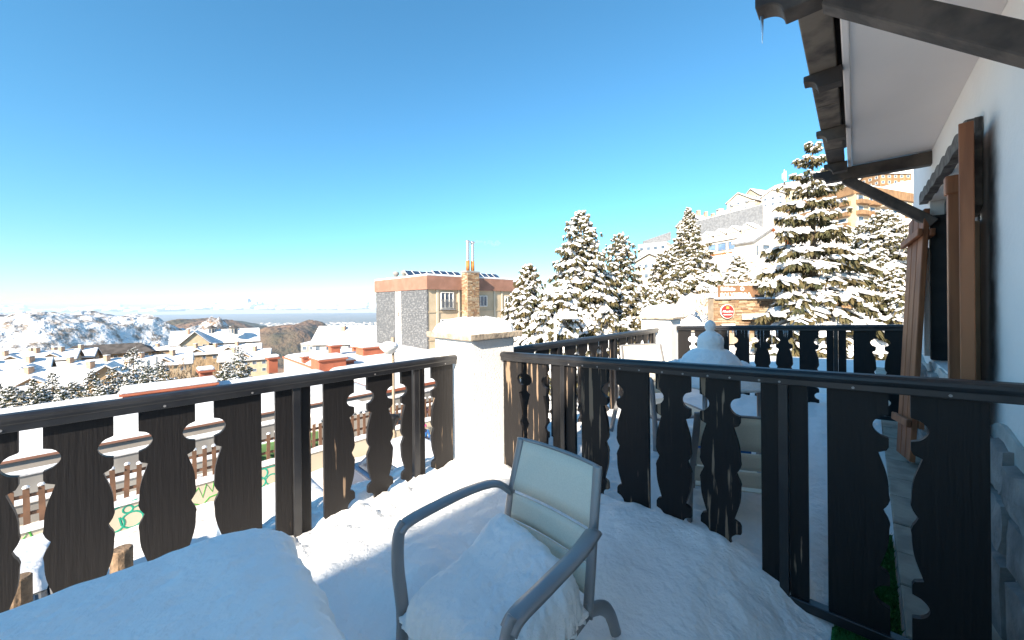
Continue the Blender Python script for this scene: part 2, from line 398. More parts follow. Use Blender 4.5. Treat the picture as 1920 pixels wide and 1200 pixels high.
# right railing: house wall -> corner pillar (s = distance n from the house)
sl_ = .0
def along_n(n): return P(.02, n, floor_z(n))
uR = (along_n(2.30) - along_n(0.0)); LR = uR.length; uR = uR / LR
bR = [(.119, .286, 0, 1), (.339, .505, 1, 0), (.797, .962, 1, 1), (1.005, 1.173, 1, 1), (1.213, 1.394, 0, 1), (1.451, 1.626, 1, 0), (1.898, 2.066, 1, 1), (2.118, 2.298, 1, 0)]
mR = [PAINT0, PAINT0, PAINT2, PAINT1, PAINT1, PAINT2, PAINT2, PAINT2]
railing("balcony_railing", "black carved board railing running from the house wall to the snow-capped corner pillar", along_n(0), uR, 2.305, bR,
        [(.563, .719, .624, .657), (1.673, 1.844, 1.742, 1.775)], -Dv, [.2, .43, .65, .72, .83, .92, 1.03, 1.13, 1.25, 1.36, 1.5, 1.6, 1.7], mR)
# left railing along the terrace edge (s runs from the pillar towards the camera)
def along_d(d, n=2.50): return P(d, n, floor_z(n))
tL = [(0.02, .193, 0, 1), (.336 + .01, .418, 0, 1), (.4783, .6372, 1, 1), (.7137, .877, 1, 0), (1.1605, 1.339, 0, 1), (1.403, 1.577, 1, 1), (1.645, 1.815, 1, 1), (1.868, 2.04, 1, 1), (2.10, 2.27, 1, 0)]
railing("balcony_railing", "black carved board railing along the terrace edge above the street, left of the corner pillar", along_d(-.268), -Dv, 3.1, tL,
        [(.250, .336, .295, .333), (.942, 1.1015, .990, 1.027), (2.33, 2.5, 2.40, 2.435)], -Nv, [.1, .6, 1.2, 1.5, 1.9], [PAINT1, PAINT0, PAINT0, PAINT1] + [PAINT0] * 5)
# neighbour's terrace edge
bN = []; uN = []; s = .06; i = 0
while s < 2.95:
    if i % 5 == 3: uN.append((s, s + .16, s + .065, s + .098)); s += .215
    else: bN.append((s, s + .167, 1, 1)); s += .215
    i += 1
railing("balcony_railing", "black carved board railing on the far terrace edge between the two white pillars", along_d(.15), Dv, 3.07, bN, uN, -Nv, (), [PAINT1] * len(bN))
# far cross railing
bF = [(.10, .27, 0, 1), (.33, .50, 1, 0), (.78, .95, 1, 0), (1.01, 1.17, 1, 1), (1.225, 1.385, 1, 1), (1.44, 1.60, 0, 1), (1.90, 2.07, 1, 1), (2.12, 2.29, 1, 0)]
def along_f(n): return P(3.42, n, floor_z(n) + .012)
uF = (along_f(2.30) - along_f(0)).normalized()
rF, ptF = railing("balcony_railing", "black carved board railing across the back behind the snowman, hung with icicles", along_f(0), uF, 2.30, bF, [(.555, .715, .62, .655), (1.66, 1.84, 1.74, 1.775)], -Dv)
# icicles on the far railing
r = random.Random(11)
for k in range(26):
    s = 1.03 + .64 * r.random(); ln = r.uniform(.03, .09) + (.16 * r.random() if .25 < (s - 1.03) / .64 < .75 else 0)
    t = ptF(s, .937, .024); w = r.uniform(.004, .008)
    mb = MB().tube([t + Vector((0, 0, .003)), t - Vector((0, 0, ln * .45)), t - Vector((0, 0, ln * .85)), t - Vector((0, 0, ln))], [w, w * .7, w * .35, .0008], 6)
    tag(mb.build("icicle", ICE, None, True), "thin clear icicle hanging from the handrail of the far cross railing", "icicle", "icicles on the far railing")

# ------------------------------------------------------------------ pillars
def pillar(label, d0, d1, n0, n1, ztop, capz, snow_h, capover, seed, base=-.35, rounded=False):
    c = P((d0 + d1) / 2, (n0 + n1) / 2, base)
    root = thing("corner_pillar", c, label, "pillar", "white terrace pillars")
    mb = MB().prism([P(d0, n0, base), P(d1, n0, base), P(d1, n1, base), P(d0, n1, base)], (0, 0, ztop - base))
    o = mb.build("shaft", ROUGHCAST, root); bevel(o, .012, 2)
    e = capover
    ring = [P(d0 - e, n0 - e, ztop), P(d1 + e, n0 - e, ztop), P(d1 + e, n1 + e, ztop), P(d0 - e, n1 + e, ztop)]
    o = MB().prism(ring, (0, 0, capz - ztop)).build("cap_slab", CONC, root); bevel(o, .006, 2)
    def f(u, v):
        a, b = 2 * u - 1, 2 * v - 1
        k = 1 - max(abs(a), abs(b))
        m = (abs(a) ** 5 + abs(b) ** 5) ** .2
        h = (max(0, 1 - m ** 3.2)) ** .5
        q = .96 + .03 * fbm(a * 3, b * 3, seed)
        x = (d0 + d1) / 2 + a * ((d1 - d0) / 2 + e) * q; y = (n0 + n1) / 2 + b * ((n1 - n0) / 2 + e) * q
        p = P(x, y)
        rough = .012 * fbm(a * 7, b * 7, seed, 3) * (1 if b < .1 else .35)
        return (p.x, p.y, capz - .006 + snow_h * h * (1 + .12 * fbm(a * 1.3, b * 1.3, seed + 4)) + (rough + .002 if k > .01 else 0))
    sn = grid("snow_cushion", 44, 44, f, SNOW); tag(sn, {1: "rounded snow cushion on the near corner pillar", 2: "rounded snow cushion on the far corner pillar", 3: "snow cushion on the lowest pillar behind the far pillar"}[seed], "snow", "snow on the pillars")
pillar("near white roughcast pillar with a stone cap where two railings meet", -.267, .15, 2.31, 2.755, 1.047, 1.09, .105, .045, 1)
pillar("white pillar at the far end of the neighbouring terrace", 3.22, 3.60, 2.31, 2.73, 1.055, 1.085, .17, .05, 2)
pillar("low white pillar half hidden behind the far corner pillar", 4.5, 4.88, 2.36, 2.74, .80, .84, .13, .05, 3)

# ================================================================== HOUSE
def build_house():
    H = thing("chalet", Q(0, -.2, 0), "white chalet wall with dark timber eaves and a shuttered window", "building")
    ZS = 2.41
    def slab(name, d0, d1, z0, z1, m, n0=-.25, n1=0.0):
        return MB().prism([Q(d0, n0, z0), Q(d1, n0, z0), Q(d1, n1, z0), Q(d0, n1, z0)], (0, 0, z1 - z0)).build(name, m, H)
    W0, W1, Z0, Z1 = .88, 2.40, .84, 2.05
    # one continuous wall with an opening
    n0, n1 = -.25, 0.0
    xs = [-7, W0, W1, 3.44]; zs = [-.2, Z0, Z1, 2.9]
    V = []; F = []
    def quad(*p): k = len(V); V.extend(p); F.append(tuple(range(k, k + 4)))
    for i in range(3):
        for j in range(3):
            if i == 1 and j == 1: continue
            quad(Q(xs[i], 0, zs[j]), Q(xs[i], 0, zs[j + 1]), Q(xs[i + 1], 0, zs[j + 1]), Q(xs[i + 1], 0, zs[j]))
    quad(Q(W0, 0, Z0), Q(W0, 0, Z1), Q(W0, n0, Z1), Q(W0, n0, Z0)); quad(Q(W1, 0, Z0), Q(W1, n0, Z0), Q(W1, n0, Z1), Q(W1, 0, Z1))
    quad(Q(W0, 0, Z0), Q(W0, n0, Z0), Q(W1, n0, Z0), Q(W1, 0, Z0)); quad(Q(W0, 0, Z1), Q(W1, 0, Z1), Q(W1, n0, Z1), Q(W0, n0, Z1))
    quad(Q(3.44, 0, -.2), Q(3.44, 0, 2.9), Q(3.44, -6, 2.9), Q(3.44, -6, -.2)); quad(Q(-7, 0, -.2), Q(-7, -6, -.2), Q(-7, -6, 2.9), Q(-7, 0, 2.9))
    quad(Q(-7, -6, -.2), Q(3.44, -6, -.2), Q(3.44, -6, 2.9), Q(-7, -6, 2.9)); quad(Q(-7, -6, 2.9), Q(3.44, -6, 2.9), Q(3.44, 0, 2.9), Q(-7, 0, 2.9))
    obj_from("wall", V, F, HWALL, H)
    slab("soffit", -7, 2.30, ZS, ZS + .04, SOFFIT, .001, .432)
    o = slab("soffit_edge", -7, 2.33, ZS - .014, ZS + .075, SOFFIT, .433, .458); bevel(o, .005, 2)
    # roof and its snow, out of view; snow deepened to extend the terrace shadow
    ov = .585
    roof = MB().prism([Q(-7, ov, ZS + .13), Q(-7, ov, ZS + .19), Q(-7, -6, ZS + 2.6), Q(-7, -6, ZS + 2.54)], DW * 9.33).build("roof", DARKR, H)
    def rs(u, v):
        d = -7 + 9.33 * u; n = ov + .02 - 5.6 * v ** 1.6
        h = .19 * min(1, (v / .02) ** .5) if v > 0 else 0
        p = Q(d, n); return (p.x, p.y, ZS + .192 + (ov - n) * .362 + h * (1 + .25 * fbm(d * 1.2, n * 1.2, 5)))
    grid("roof_snow", 90, 20, rs, SNOW, roof)
    # outer purlin of several weathered lengths
    cuts = [-7, -4.1, -.28, .9, 1.72, 2.42]
    for a, b in zip(cuts, cuts[1:]):
        o = MB().prism([Q(a + .002, .478, ZS - .008), Q(b - .002, .478, ZS - .008), Q(b - .002, .578, ZS - .008), Q(a + .002, .578, ZS - .008)], (0, 0, .125)).build("purlin", BEAMW if b < 2 else BEAM, H); bevel(o, .006, 2)
    # brackets
    def ogee_beam(name, d, w, n_end, z0, z1, curve, m, n_in=-.02):
        prof = [(n_in, z1), (n_end, z1)]
        for i in range(9):
            t = i / 8; a = t * math.pi / 2
            prof.append((n_end - curve * .15 - curve * math.sin(a) * .8, z1 - (z1 - z0) * (.42 + .58 * (1 - math.cos(a)))) if i else (n_end, z1 - (z1 - z0) * .40))
        prof.append((n_in, z0))
        mb = MB().prism([Q(d - w / 2, n, z) for n, z in prof], DW * w); o = mb.build(name, m, H); return o
    for d in (-4.9, -2.55, -.21, 2.307):
        bevel(ogee_beam("bracket_beam", d, .085, .68, ZS - .105, ZS - .009, .085, BEAM), .004, 1)
        bevel(MB().beam(Q(d, .475, ZS - .10), Q(d, -.01, ZS - .545), .065, .07).build("brace", BRACE, H), .004, 1)
    for k in range(-7, 3):
        d = .50 + .80 * k
        if d > 2.25 or any(abs(d - q) < .12 for q in (-.21, -2.55, -4.9)): continue
        bevel(ogee_beam("rafter_tail", d, .07, .60, ZS - .085, ZS - .010, .055, BEAM, .459), .003, 1)
    # lintel with a scalloped edge
    def scallop(dz_top, z0, z1, nn, th, d0, d1, m, amp, name):
        pts = []; k = 60
        for i in range(k + 1):
            t = i / k; pts.append((d0 + (d1 - d0) * t, z1 + amp * abs(math.sin(t * math.pi * 9)) + dz_top * t))
        low = [(d0 + (d1 - d0) * i / 24, z0 + .4 * amp * math.sin(i * 1.7)) for i in range(25)][::-1]
        o = MB().prism([Q(d, nn, z) for d, z in pts + low], NW * th).build(name, m, H); return o
    scallop(.0, Z1 - .0, 2.115, .002, .045, .80, 2.50, GREYW, .018, "lintel")
    scallop(.0, Z1 - .115, Z1 - .03, -.10, .03, .90, 2.39, GREYW, .02, "valance")
    # window: frame, panel boards, ledger
    win = MB().prism([Q(W0, -.13, Z0), Q(W1, -.13, Z0), Q(W1, -.13, Z1), Q(W0, -.13, Z1)], NW * -.02).build("window", CHAR, H)
    for k in range(5):
        a = W0 + (W1 - W0) * k / 5; b = W0 + (W1 - W0) * (k + 1) / 5
        o = MB().prism([Q(a + .003, -.128, Z0 + .003), Q(b - .003, -.128, Z0 + .003), Q(b - .003, -.128, Z1 - .003), Q(a + .003, -.128, Z1 - .003)], NW * .02).build("panel_board", CHAR, win); bevel(o, .003, 1)
    for a, b in ((W0, W0 + .05), (W1 - .05, W1)):
        bevel(MB().prism([Q(a + .001, -.105, Z0 + .002), Q(b - .001, -.105, Z0 + .002), Q(b - .001, -.105, Z1 - .118), Q(a + .001, -.105, Z1 - .118)], NW * .112).build("frame_jamb", CHAR, win), .004, 1)
    MB().prism([Q(W0 + .052, -.106, 1.60), Q(W1 - .052, -.106, 1.60), Q(W1 - .052, -.106, 1.635), Q(W0 + .052, -.106, 1.635)], NW * .025).build("ledger", CHAR, win)
    # raw and grey jamb boards at the near side of the opening
    bevel(MB().prism([Q(.865, .003, .86), Q(.965, .003, .86), Q(.955, .003, 1.66), Q(.865, .003, 1.66)], NW * .02).build("raw_jamb_board", RAWW, H), .003, 1)
    bevel(MB().prism([Q(.80, .003, 1.72), Q(.90, .003, 1.68), Q(.895, .003, 2.05), Q(.80, .003, 2.12)], NW * .025).build("grey_jamb_board", GREYW, H), .003, 1)
    bevel(MB().prism([Q(2.43, .003, .86), Q(2.47, .003, .86), Q(2.47, .003, 1.7), Q(2.43, .003, 1.7)], NW * .03).build("white_jamb_board", PLAST, H), .003, 1)
    # near shutter, folded back towards the camera: seen on its edge
    sh = MB().prism([Q(.61, .055, .12), Q(.63, .10, .12), Q(.90, .012, .12), Q(.89, -.0, .12)], (0, 0, .001)).build("shutter", SHUT, H)
    sh["label"] = "orange-brown shutter leaf seen on its edge"
    def leaf_box(nm, a, b, wth, z0, z1, m=SHUT, slant=0):
        a, b = Vector(a), Vector(b); t = (b - a).normalized(); nn = Vector((-t.y, t.x, 0)) * wth
        mb = MB().prism([a, b, b + nn, a + nn], (0, 0, 1)); 
        for v in mb.v: v.z = z0 if v.z < .5 else z1
        if slant:
            L = (b - a).length
            for v in mb.v:
                if v.z == z1: v.z += slant * ((v - a).dot(t) / L - .0)
        o = mb.build(nm, m, sh); bevel(o, .004, 2); return o
    leaf_box("stile", Q(.615, .055, 0), Q(.66, .049, 0), .042, .12, 2.05)
    leaf_box("plank", Q(.662, .050, 0), Q(.77, .035, 0), .026, .14, 2.04)
    leaf_box("plank", Q(.772, .034, 0), Q(.87, .020, 0), .026, .14, 2.04)
    # slim second leaf standing at the middle of the window
    sh2 = leaf_box("shutter", Q(1.20, .012, 0), Q(1.245, .012, 0), .045, .40, 1.955); sh2.parent = H; sh2.location = Vector(sh2["org"]) - Vector(H["org"])
    sh2["label"] = "narrow orange-brown shutter leaf with a block head"
    o = MB().prism([Q(1.19, .008, 1.86), Q(1.255, .008, 1.86), Q(1.255, .066, 1.86), Q(1.19, .066, 1.86)], (0, 0, .1)).build("head_block", SHUT, sh2); bevel(o, .008, 2)
    # far shutter, hanging askew
    bn, bf, tn, tf = Q(2.067, .142, .12), Q(2.29, .197, .12), Q(2.28, .039, 2.0), Q(2.494, .106, 1.93)
    leaf = thing("shutter", bn, None, None); leaf.parent = H; leaf.location = Vector(leaf["org"]) - Vector(H["org"])
    leaf["label"] = "leaning orange-brown plank shutter beside the far railing"
    out = ((bf - bn).cross(tn - bn)).normalized() * .032
    for k in range(3):
        a, b = k / 3 + .008, (k + 1) / 3 - .008
        lo = lambda t: bn.lerp(bf, t); hi = lambda t: tn.lerp(tf, t) + Vector((0, 0, rng.uniform(-.02, .0)))
        o = MB().prism([lo(a), lo(b), hi(b), hi(a)], out * rng.uniform(.85, 1.1)).build("plank", SHUT, leaf); bevel(o, .005, 2)
    for t in (.13, .88):
        c0, c1 = bn.lerp(tn, t), bf.lerp(tf, t)
        dirv = (tn - bn).normalized() * .055
        for sgn in (1.15, -1.0):
            o = MB().prism([c0 - (c1 - c0) * .04, c1 + (c1 - c0) * .10, c1 + (c1 - c0) * .10 + dirv, c0 - (c1 - c0) * .04 + dirv], out.normalized() * .028 * (1 if sgn > 0 else -1)).build("batten", SHUT, leaf)
            for v in o.data.vertices: v.co += (out * 1.12 if sgn > 0 else -out.normalized() * .003)
            bevel(o, .004, 1)
    # stone cladding below
    clad = MB()
    top = lambda d: .775 + .03 * math.sin(d * 5) + .02 * math.sin(d * 13 + 1) + (.05 if W0 < d < W1 else 0)
    k = 120
    pts = [Q(-2 + 5.44 * i / k, .001, min(top(-2 + 5.44 * i / k), .835)) for i in range(k + 1)] + [Q(3.44, .001, -.1), Q(-2, .001, -.1)]
    cl = MB().prism(pts, NW * .012).build("cladding", MORT, H)
    r = random.Random(21); d = -1.2
    while d < 3.3:
        wdt = r.uniform(.20, .36); z = .02
        while z < .72:
            hh = r.uniform(.18, .34); z2 = min(z + hh, top(d + wdt / 2) - .015)
            if z2 - z < .06: break
            g = r.uniform(.006, .016); ns = 9; cpts = []
            for (a, b, c_, e) in ((0, 0, 1, 0), (1, 0, 1, 1), (1, 1, 0, 1), (0, 1, 0, 0)):
                for q in range(3):
                    t = q / 3; x = a + (c_ - a) * t; y = b + (e - b) * t
                    cpts.append((d + g + (wdt - 2 * g) * x + r.uniform(-.012, .012), z + g + (z2 - z - 2 * g) * y + r.uniform(-.012, .012)))
            cx = sum(p[0] for p in cpts) / 12; cz = sum(p[1] for p in cpts) / 12
            mb = MB(); n0 = .010; dep = r.uniform(.022, .038)
            o1 = [Q(x, n0, zz) for x, zz in cpts]; o2 = [Q(cx + (x - cx) * .9, n0 + dep + r.uniform(-.007, .007), cz + (zz - cz) * .9) for x, zz in cpts]
            mb.add(o1 + o2 + [Q(cx, n0 + dep + .006, cz)], [(i, (i + 1) % 12, 12 + (i + 1) % 12, 12 + i) for i in range(12)] + [(12 + i, 12 + (i + 1) % 12, 24) for i in range(12)])
            mb.build("stone", STONE, cl); z = z2
        d += wdt
    # icicle on the near beam tip
    t = Q(-.21, .665, ZS - .06)
    tag(MB().tube([t, t - Vector((0, 0, .05)), t - Vector((0, 0, .10))], [.006, .004, .0008], 6).build("icicle", ICE, None, True), "single icicle on the nearest eave beam end overhead", "icicle")
build_house()

# ================================================================== TERRACE FURNITURE
def heap(name, fx, u, v, c, nu, nv, m, label, cat="snow", group=None):
    """closed snow heap: fx(a,b) -> (height top, height bottom) over the square -1..1; u, v half axes"""
    c, u, v = Vector(c), Vector(u), Vector(v); V = []; F = []
    for side in (0, 1):
        for j in range(nv):
            for i in range(nu):
                a, b = 2 * i / (nu - 1) - 1, 2 * j / (nv - 1) - 1
                x, y, t, bt = fx(a, b); p = c + u * x + v * y; V.append((p.x, p.y, t if side == 0 else bt))
    n = nu * nv
    for j in range(nv - 1):
        for i in range(nu - 1):
            a = j * nu + i; F.append((a, a + 1, a + nu + 1, a + nu)); F.append((n + a, n + a + nu, n + a + nu + 1, n + a + 1))
    for i in range(nu - 1):
        F.append((i, n + i, n + i + 1, i + 1)); a = (nv - 1) * nu + i; F.append((a, a + 1, n + a + 1, n + a))
    for j in range(nv - 1):
        a = j * nu; F.append((a, a + nu, n + a + nu, n + a)); b = a + nu - 1; F.append((b, n + b, n + b + nu, b + nu))
    o = tri_obj(name, V, F, m); return tag(o, label, cat, group)

def armchair(label, c, F, S, k=1.0, group="grey and beige terrace armchairs", foot=0.0, full=True):
    """F forward, S to the sitter's side; heights above world zero"""
    c, F, S = Vector(c), Vector(F).normalized(), Vector(S).normalized()
    root = thing("armchair", Vector((c.x, c.y, foot)), label, "chair", group)
    def p(f, s, z): return Vector((c.x, c.y, 0)) + (F * f + S * s) * k + Vector((0, 0, foot + (z) * k))
    def sweep(name, pts, w, h, upv, sub=3, par=root):
        ps = [Vector(q) for q in pts]; out = []
        for i in range(len(ps) - 1):
            p0, p1, p2, p3 = ps[max(i - 1, 0)], ps[i], ps[i + 1], ps[min(i + 2, len(ps) - 1)]
            for q in range(sub):
                t = q / sub
                out.append(.5 * ((2 * p1) + (p2 - p0) * t + (2 * p0 - 5 * p1 + 4 * p2 - p3) * t * t + (3 * p1 - p0 - 3 * p2 + p3) * t ** 3))
        out.append(ps[-1]); return MB().tube(out, w / 2, 10, h / w, upv).build(name, ALU, par, True)
    for sg in (-1, 1):
        # arm sweeps from the back post and bends down into the front leg
        sweep("arm", [p(-.222, sg * .192, .545), p(-.17, sg * .224, .585), p(-.06, sg * .248, .590), p(.10, sg * .256, .583), p(.195, sg * .256, .574), p(.222, sg * .256, .555)], .054 * k, .024 * k, (0, 0, 1), 4)
        sweep("leg", [p(.205, sg * .256, .578), p(.226, sg * .256, .545), p(.232, sg * .250, .44), p(.226, sg * .232, .28), p(.245, sg * .240, .02)], .044 * k, .028 * k, S, 4)
        sweep("leg", [p(-.17, sg * .20, .33), p(-.24, sg * .215, .31), p(-.285, sg * .225, .24), p(-.345, sg * .24, .02)], .044 * k, .028 * k, S, 4)
        sweep("back_post", [p(-.175, sg * .200, .31), p(-.20, sg * .195, .42), p(-.225, sg * .190, .55), p(-.262, sg * .182, .70), p(-.272, sg * .180, .748)], .018 * k, .036 * k, S, 3)
    sweep("seat_frame", [p(-.17, -.20, .32), p(.10, -.215, .31), p(.215, -.20, .30), p(.23, 0, .298), p(.215, .20, .30), p(.10, .215, .31), p(-.17, .20, .32)], .030 * k, .018 * k, (0, 0, 1), 4)
    def panel(name, f0, z0, f1, z1, hw, bow, m=MESHF):
        V = []; n = 13; th = .008 * k
        for j in range(5):
            t = j / 4
            for i in range(n):
                a = 2 * i / (n - 1) - 1
                V.append(p(f0 + (f1 - f0) * t - bow * (1 - a * a), a * hw, z0 + (z1 - z0) * t))
        nn = len(V); V += [v - F * th for v in V]; Fc = []
        for j in range(4):
            for i in range(n - 1):
                a = j * n + i; Fc.append((a, a + 1, a + n + 1, a + n)); Fc.append((nn + a, nn + a + n, nn + a + n + 1, nn + a + 1))
        for i in range(n - 1): Fc.append((i, nn + i, nn + i + 1, i + 1)); a = 4 * n + i; Fc.append((a, a + 1, nn + a + 1, nn + a))
        return obj_from(name, V, Fc, m, root, True)
    panel("backrest", -.221, .560, -.268, .742, .177, .012)
    panel("lower_backrest", -.205, .455, -.219, .545, .183, .012)
    panel("lower_backrest", -.19, .36, -.204, .445, .187, .012)
    sweep("top_bar", [p(-.272, -.182, .745), p(-.283, -.09, .748), p(-.286, 0, .748), p(-.283, .09, .748), p(-.272, .182, .745)], .012 * k, .014 * k, (0, 0, 1), 3)
    MB().prism([p(-.17, -.20, .318), p(.215, -.20, .303), p(.215, .20, .303), p(-.17, .20, .318)], (0, 0, .006)).build("seat", MESHF, root)
    return root, p
cF, cS = Vector((-.71, -.70, 0)), Vector((.70, -.71, 0))
ch, cp = armchair("grey metal armchair with pale backrest and a snow-filled seat, nearest the camera", (-.036, 1.16, 0), cF, cS)
def seat_snow(a, b):
    # a: across, b: front(+1) to back(-1)
    m = (abs(a) ** 6 + abs(b) ** 6) ** (1 / 6)
    edge = max(0, 1 - m ** 5) ** .5
    back = sstep(.25, -1.0, b)
    top = .318 + edge * (.115 + .012 * (1 - abs(a)) + back * (.10 - .035 * a + .02 * fbm(a * 2, b * 2, 2)) + .006 * fbm(a * 3, b * 3, 7) + .004 * fbm(a * 12, b * 12, 3))
    wob = 1 + .05 * fbm(a * 2.3, b * 2.3, 9, 3) + .04 * sstep(.7, 1, m) * fbm(a * 12, b * 12, 4, 3)
    return a * wob, b * (wob if b > -.9 else 1), top, .322 - .012 * b
heap("snow_heap", seat_snow, cS * .215, cF * .215, Vector((-.036, 1.16, 0)) + cF * .035, 60, 60, SNOW, "thick snow cushion heaped on the seat of the nearest armchair")

# snow covered table, bottom left
tcor = Vector((-.685, 1.075, 0)); tu = Vector((-.80, -.60, 0)); tv = Vector((.80, -.60, 0)).normalized()
tu = -Dv.normalized(); tv = -Nv.normalized()
tc_ = tcor + tu * .62 + tv * .42
tb = thing("terrace_table", Vector((tc_.x, tc_.y, 0)), "terrace table buried under a thick smooth slab of snow", "table")
bevel(MB().box(tc_ + Vector((0, 0, .545)), tu * 1.16, tv * .76, (0, 0, .03)).build("table_top", WHITEP, tb), .006, 2)
for a in (-1, 1):
    for b in (-1, 1):
        q = tc_ + tu * .52 * a + tv * .33 * b
        MB().tube([q + Vector((0, 0, .53)), q + Vector((0, 0, -.02))], .022, 10).build("leg", ALU, tb, True)
r = random.Random(31)
pits = [(r.uniform(-1, 1), r.uniform(-1, 1), r.uniform(.012, .03), r.uniform(.002, .006)) for _ in range(130)]
def table_snow(a, b):
    m = (abs(a) ** 9 + abs(b) ** 9) ** (1 / 9)
    edge = max(0, 1 - m ** 14) ** .42
    top = .562 + edge * (.165 + .012 * fbm(a * 1.4, b * 1.1, 3) + .003 * fbm(a * 10, b * 8, 5)) 
    for pa, pb, pr, pd in pits:
        dd = ((a - pa) * .62) ** 2 + ((b - pb) * .42) ** 2
        if dd < pr * pr * 4: top -= pd * math.exp(-dd / (pr * pr) * 2) * edge
    e2 = sstep(.85, 1.0, m)
    wob = 1 + .02 * fbm(a * 2, b * 2, 11, 2) + e2 * .018 * fbm(a * 16, b * 16, 6, 3)
    return a * wob, b * wob, top, .561
heap("snow_slab", table_snow, tu * .62, tv * .42, tc_, 150, 120, SNOW, "smooth thick snow slab lying on the table at bottom left")

# neighbour's table, snow, snowman and chairs
tn = Vector((1.50, 2.72, 0)); zt = .735
nt_ = thing("terrace_table", Vector((tn.x, tn.y, .0)), "white terrace table carrying the snowman beyond the railing", "table")
mb = MB(); mb.lathe(tn + Vector((0, 0, zt - .03)), [(.36, 0), (.40, .006), (.405, .018), (.395, .03)], 32); mb.build("table_top", WHITEP, nt_, True)
for k in range(4):
    q = tn + Vector((math.cos(.9 + k * 1.571), math.sin(.9 + k * 1.571), 0)) * .29
    MB().tube([q + Vector((0, 0, zt - .03)), q * 1.0 + Vector((0, 0, .0))], .016, 10).build("leg", ALU, nt_, True)
def ntab(a, b):
    q = math.hypot(a, b)
    ax, bx = (a * math.sqrt(max(0, 1 - b * b / 2)), b * math.sqrt(max(0, 1 - a * a / 2)))
    rr = math.hypot(ax, bx); e = max(0, 1 - rr ** 5) ** .5
    return ax, bx, zt + .001 + e * (.085 + .03 * fbm(ax * 3, bx * 3, 2) + .022 * abs(fbm(ax * 8, bx * 8, 5))), zt
heap("snow_slab", ntab, (.39, 0, 0), (0, .39, 0), tn, 60, 60, SNOW, "uneven round snow layer on the table under the snowman")
sm = Vector((1.43, 2.62, .80))
mb_prof = []
for i in range(40):
    t = i / 39
    z = t * .365
    if z < .155: rr = .20 * (1 - (z / .155)) + .105 * (z / .155); rr = .205 - .60 * z + .03 * math.sin(z / .155 * math.pi)
    elif z < .285: q = (z - .155) / .13; rr = .088 * (max(.05, 1 - (1.75 * (q - .42)) ** 2)) ** .5 ; rr = max(rr, .034 if q > .5 else .085)
    else: q = (z - .285) / .08; rr = .036 * max(0.0, 1 - abs(2 * (q - .45)) ** 2.6) ** .5
    mb_prof.append((max(rr, .002), z))
V = []; F = []; kk = 40
for i, (rr, z) in enumerate(mb_prof):
    for j in range(kk):
        q = 2 * math.pi * j / kk; n_ = 1 + .05 * fbm(math.cos(q) * 2, math.sin(q) * 2, z * 14, 3)
        V.append((sm.x + rr * n_ * math.cos(q), sm.y + rr * n_ * math.sin(q), sm.z + z))
for i in range(len(mb_prof) - 1):
    for j in range(kk): F.append((i * kk + j, i * kk + (j + 1) % kk, (i + 1) * kk + (j + 1) % kk, (i + 1) * kk + j))
tag(tri_obj("snowman", V, F, SNOW), "small three-part snowman standing on the snowy table beyond the railing", "snowman")
fl = floor_z(1.2)
armchair("grey and beige armchair with its ribbed back turned to the black railing", (1.22, 2.10, 0), (.30, .95, 0), (.95, -.30, 0), 1.0, foot=-.03)
armchair("grey and beige armchair behind the snowman near the far pillar", (1.33, 3.22, 0), (.25, -.97, 0), (-.97, -.25, 0), 1.18, foot=.0)
tag(bevel(MB().box(Vector((1.52, 2.62, .30)), (.26, .05, 0), (-.05, .22, 0), (0, 0, .30)).build("storage_box", mat("blue_plastic", (.02, .12, .36), rough=.4)), .02, 3), "blue plastic box under the snowman's table", "box")

# ================================================================== TERRAIN
SLOPE = [(.10, .0), (.353, .10), (.5, .206), (.735, .325), (1.12, .40), (1.6, .43), (3, .45)]
LEFT = [(0, -4), (14, -4.1), (30, -6.5), (60, -14), (120, -34), (250, -58), (420, -95), (900, -230), (2000, -520), (4200, -900)]
def ground_z(x, y):
    a = x / max(y, .5); rr = math.hypot(x, y)
    zl = lerp_tab(LEFT, rr)
    e = lerp_tab(SLOPE, a) * (max(0, min(1, (y - 13) / 237))) ** .62
    zr = -.9 + e * y + 1.9 * sstep(17, 22, y)
    if y > 250: zr -= (y - 250) * .5
    w = sstep(.20, .48, a) * sstep(5.5, 9.0, rr)
    z = zl * (1 - w) + zr * w
    rel = Vector((x, y, 0)) - OR; n = rel.dot(Nv); d = rel.dot(Dv)
    st = sstep(13.4, 12.6, n) * sstep(2.2, 2.9, n) * (1 - w)
    z = z * (1 - st) + (-4.0) * st
    if n < 2.9 and d < 9.2: z = min(z, -4.3) if rr < 12 else z
    return z
def tf(u, v):
    y = 2.0 * (520 / 2.0) ** v; a = -2.3 + 4.9 * u; x = a * y
    z = ground_z(x, y); rr = math.hypot(x, y)
    amp = .05 if rr < 14 else min(2.5, .012 * rr)
    if rr > 14: z += amp * fbm(x / (rr * .12 + 2), y / (rr * .12 + 2), 3.0)
    else: z += .05 * fbm(x * 1.5, y * 1.5, 2)
    return (x, y, z)
TRS = mat("hillside_snow", (.72, .69, .65), (.36, .29, .21), rough=.85, scale=.35, bump=.8, bscale=1.5, lo=.54, hi=.70, detail=7, bdist=.3)
o = grid("hillside", 200, 190, tf, TRS); tag(o, "snowy slope falling to the valley and rising to the right", None, kind="structure")
# street below the terrace
def stf(u, v):
    d, n = -16 + 40 * u, 2.79 + 10.1 * v; p = P(d, n); return (p.x, p.y, -3.94 + .04 * fbm(d * 2, n * 2, 1) + .03 * abs(fbm(d * 7, n * 7, 4, 3)))
o = grid("street", 160, 60, stf, TRAMP); tag(o, None, kind="structure")

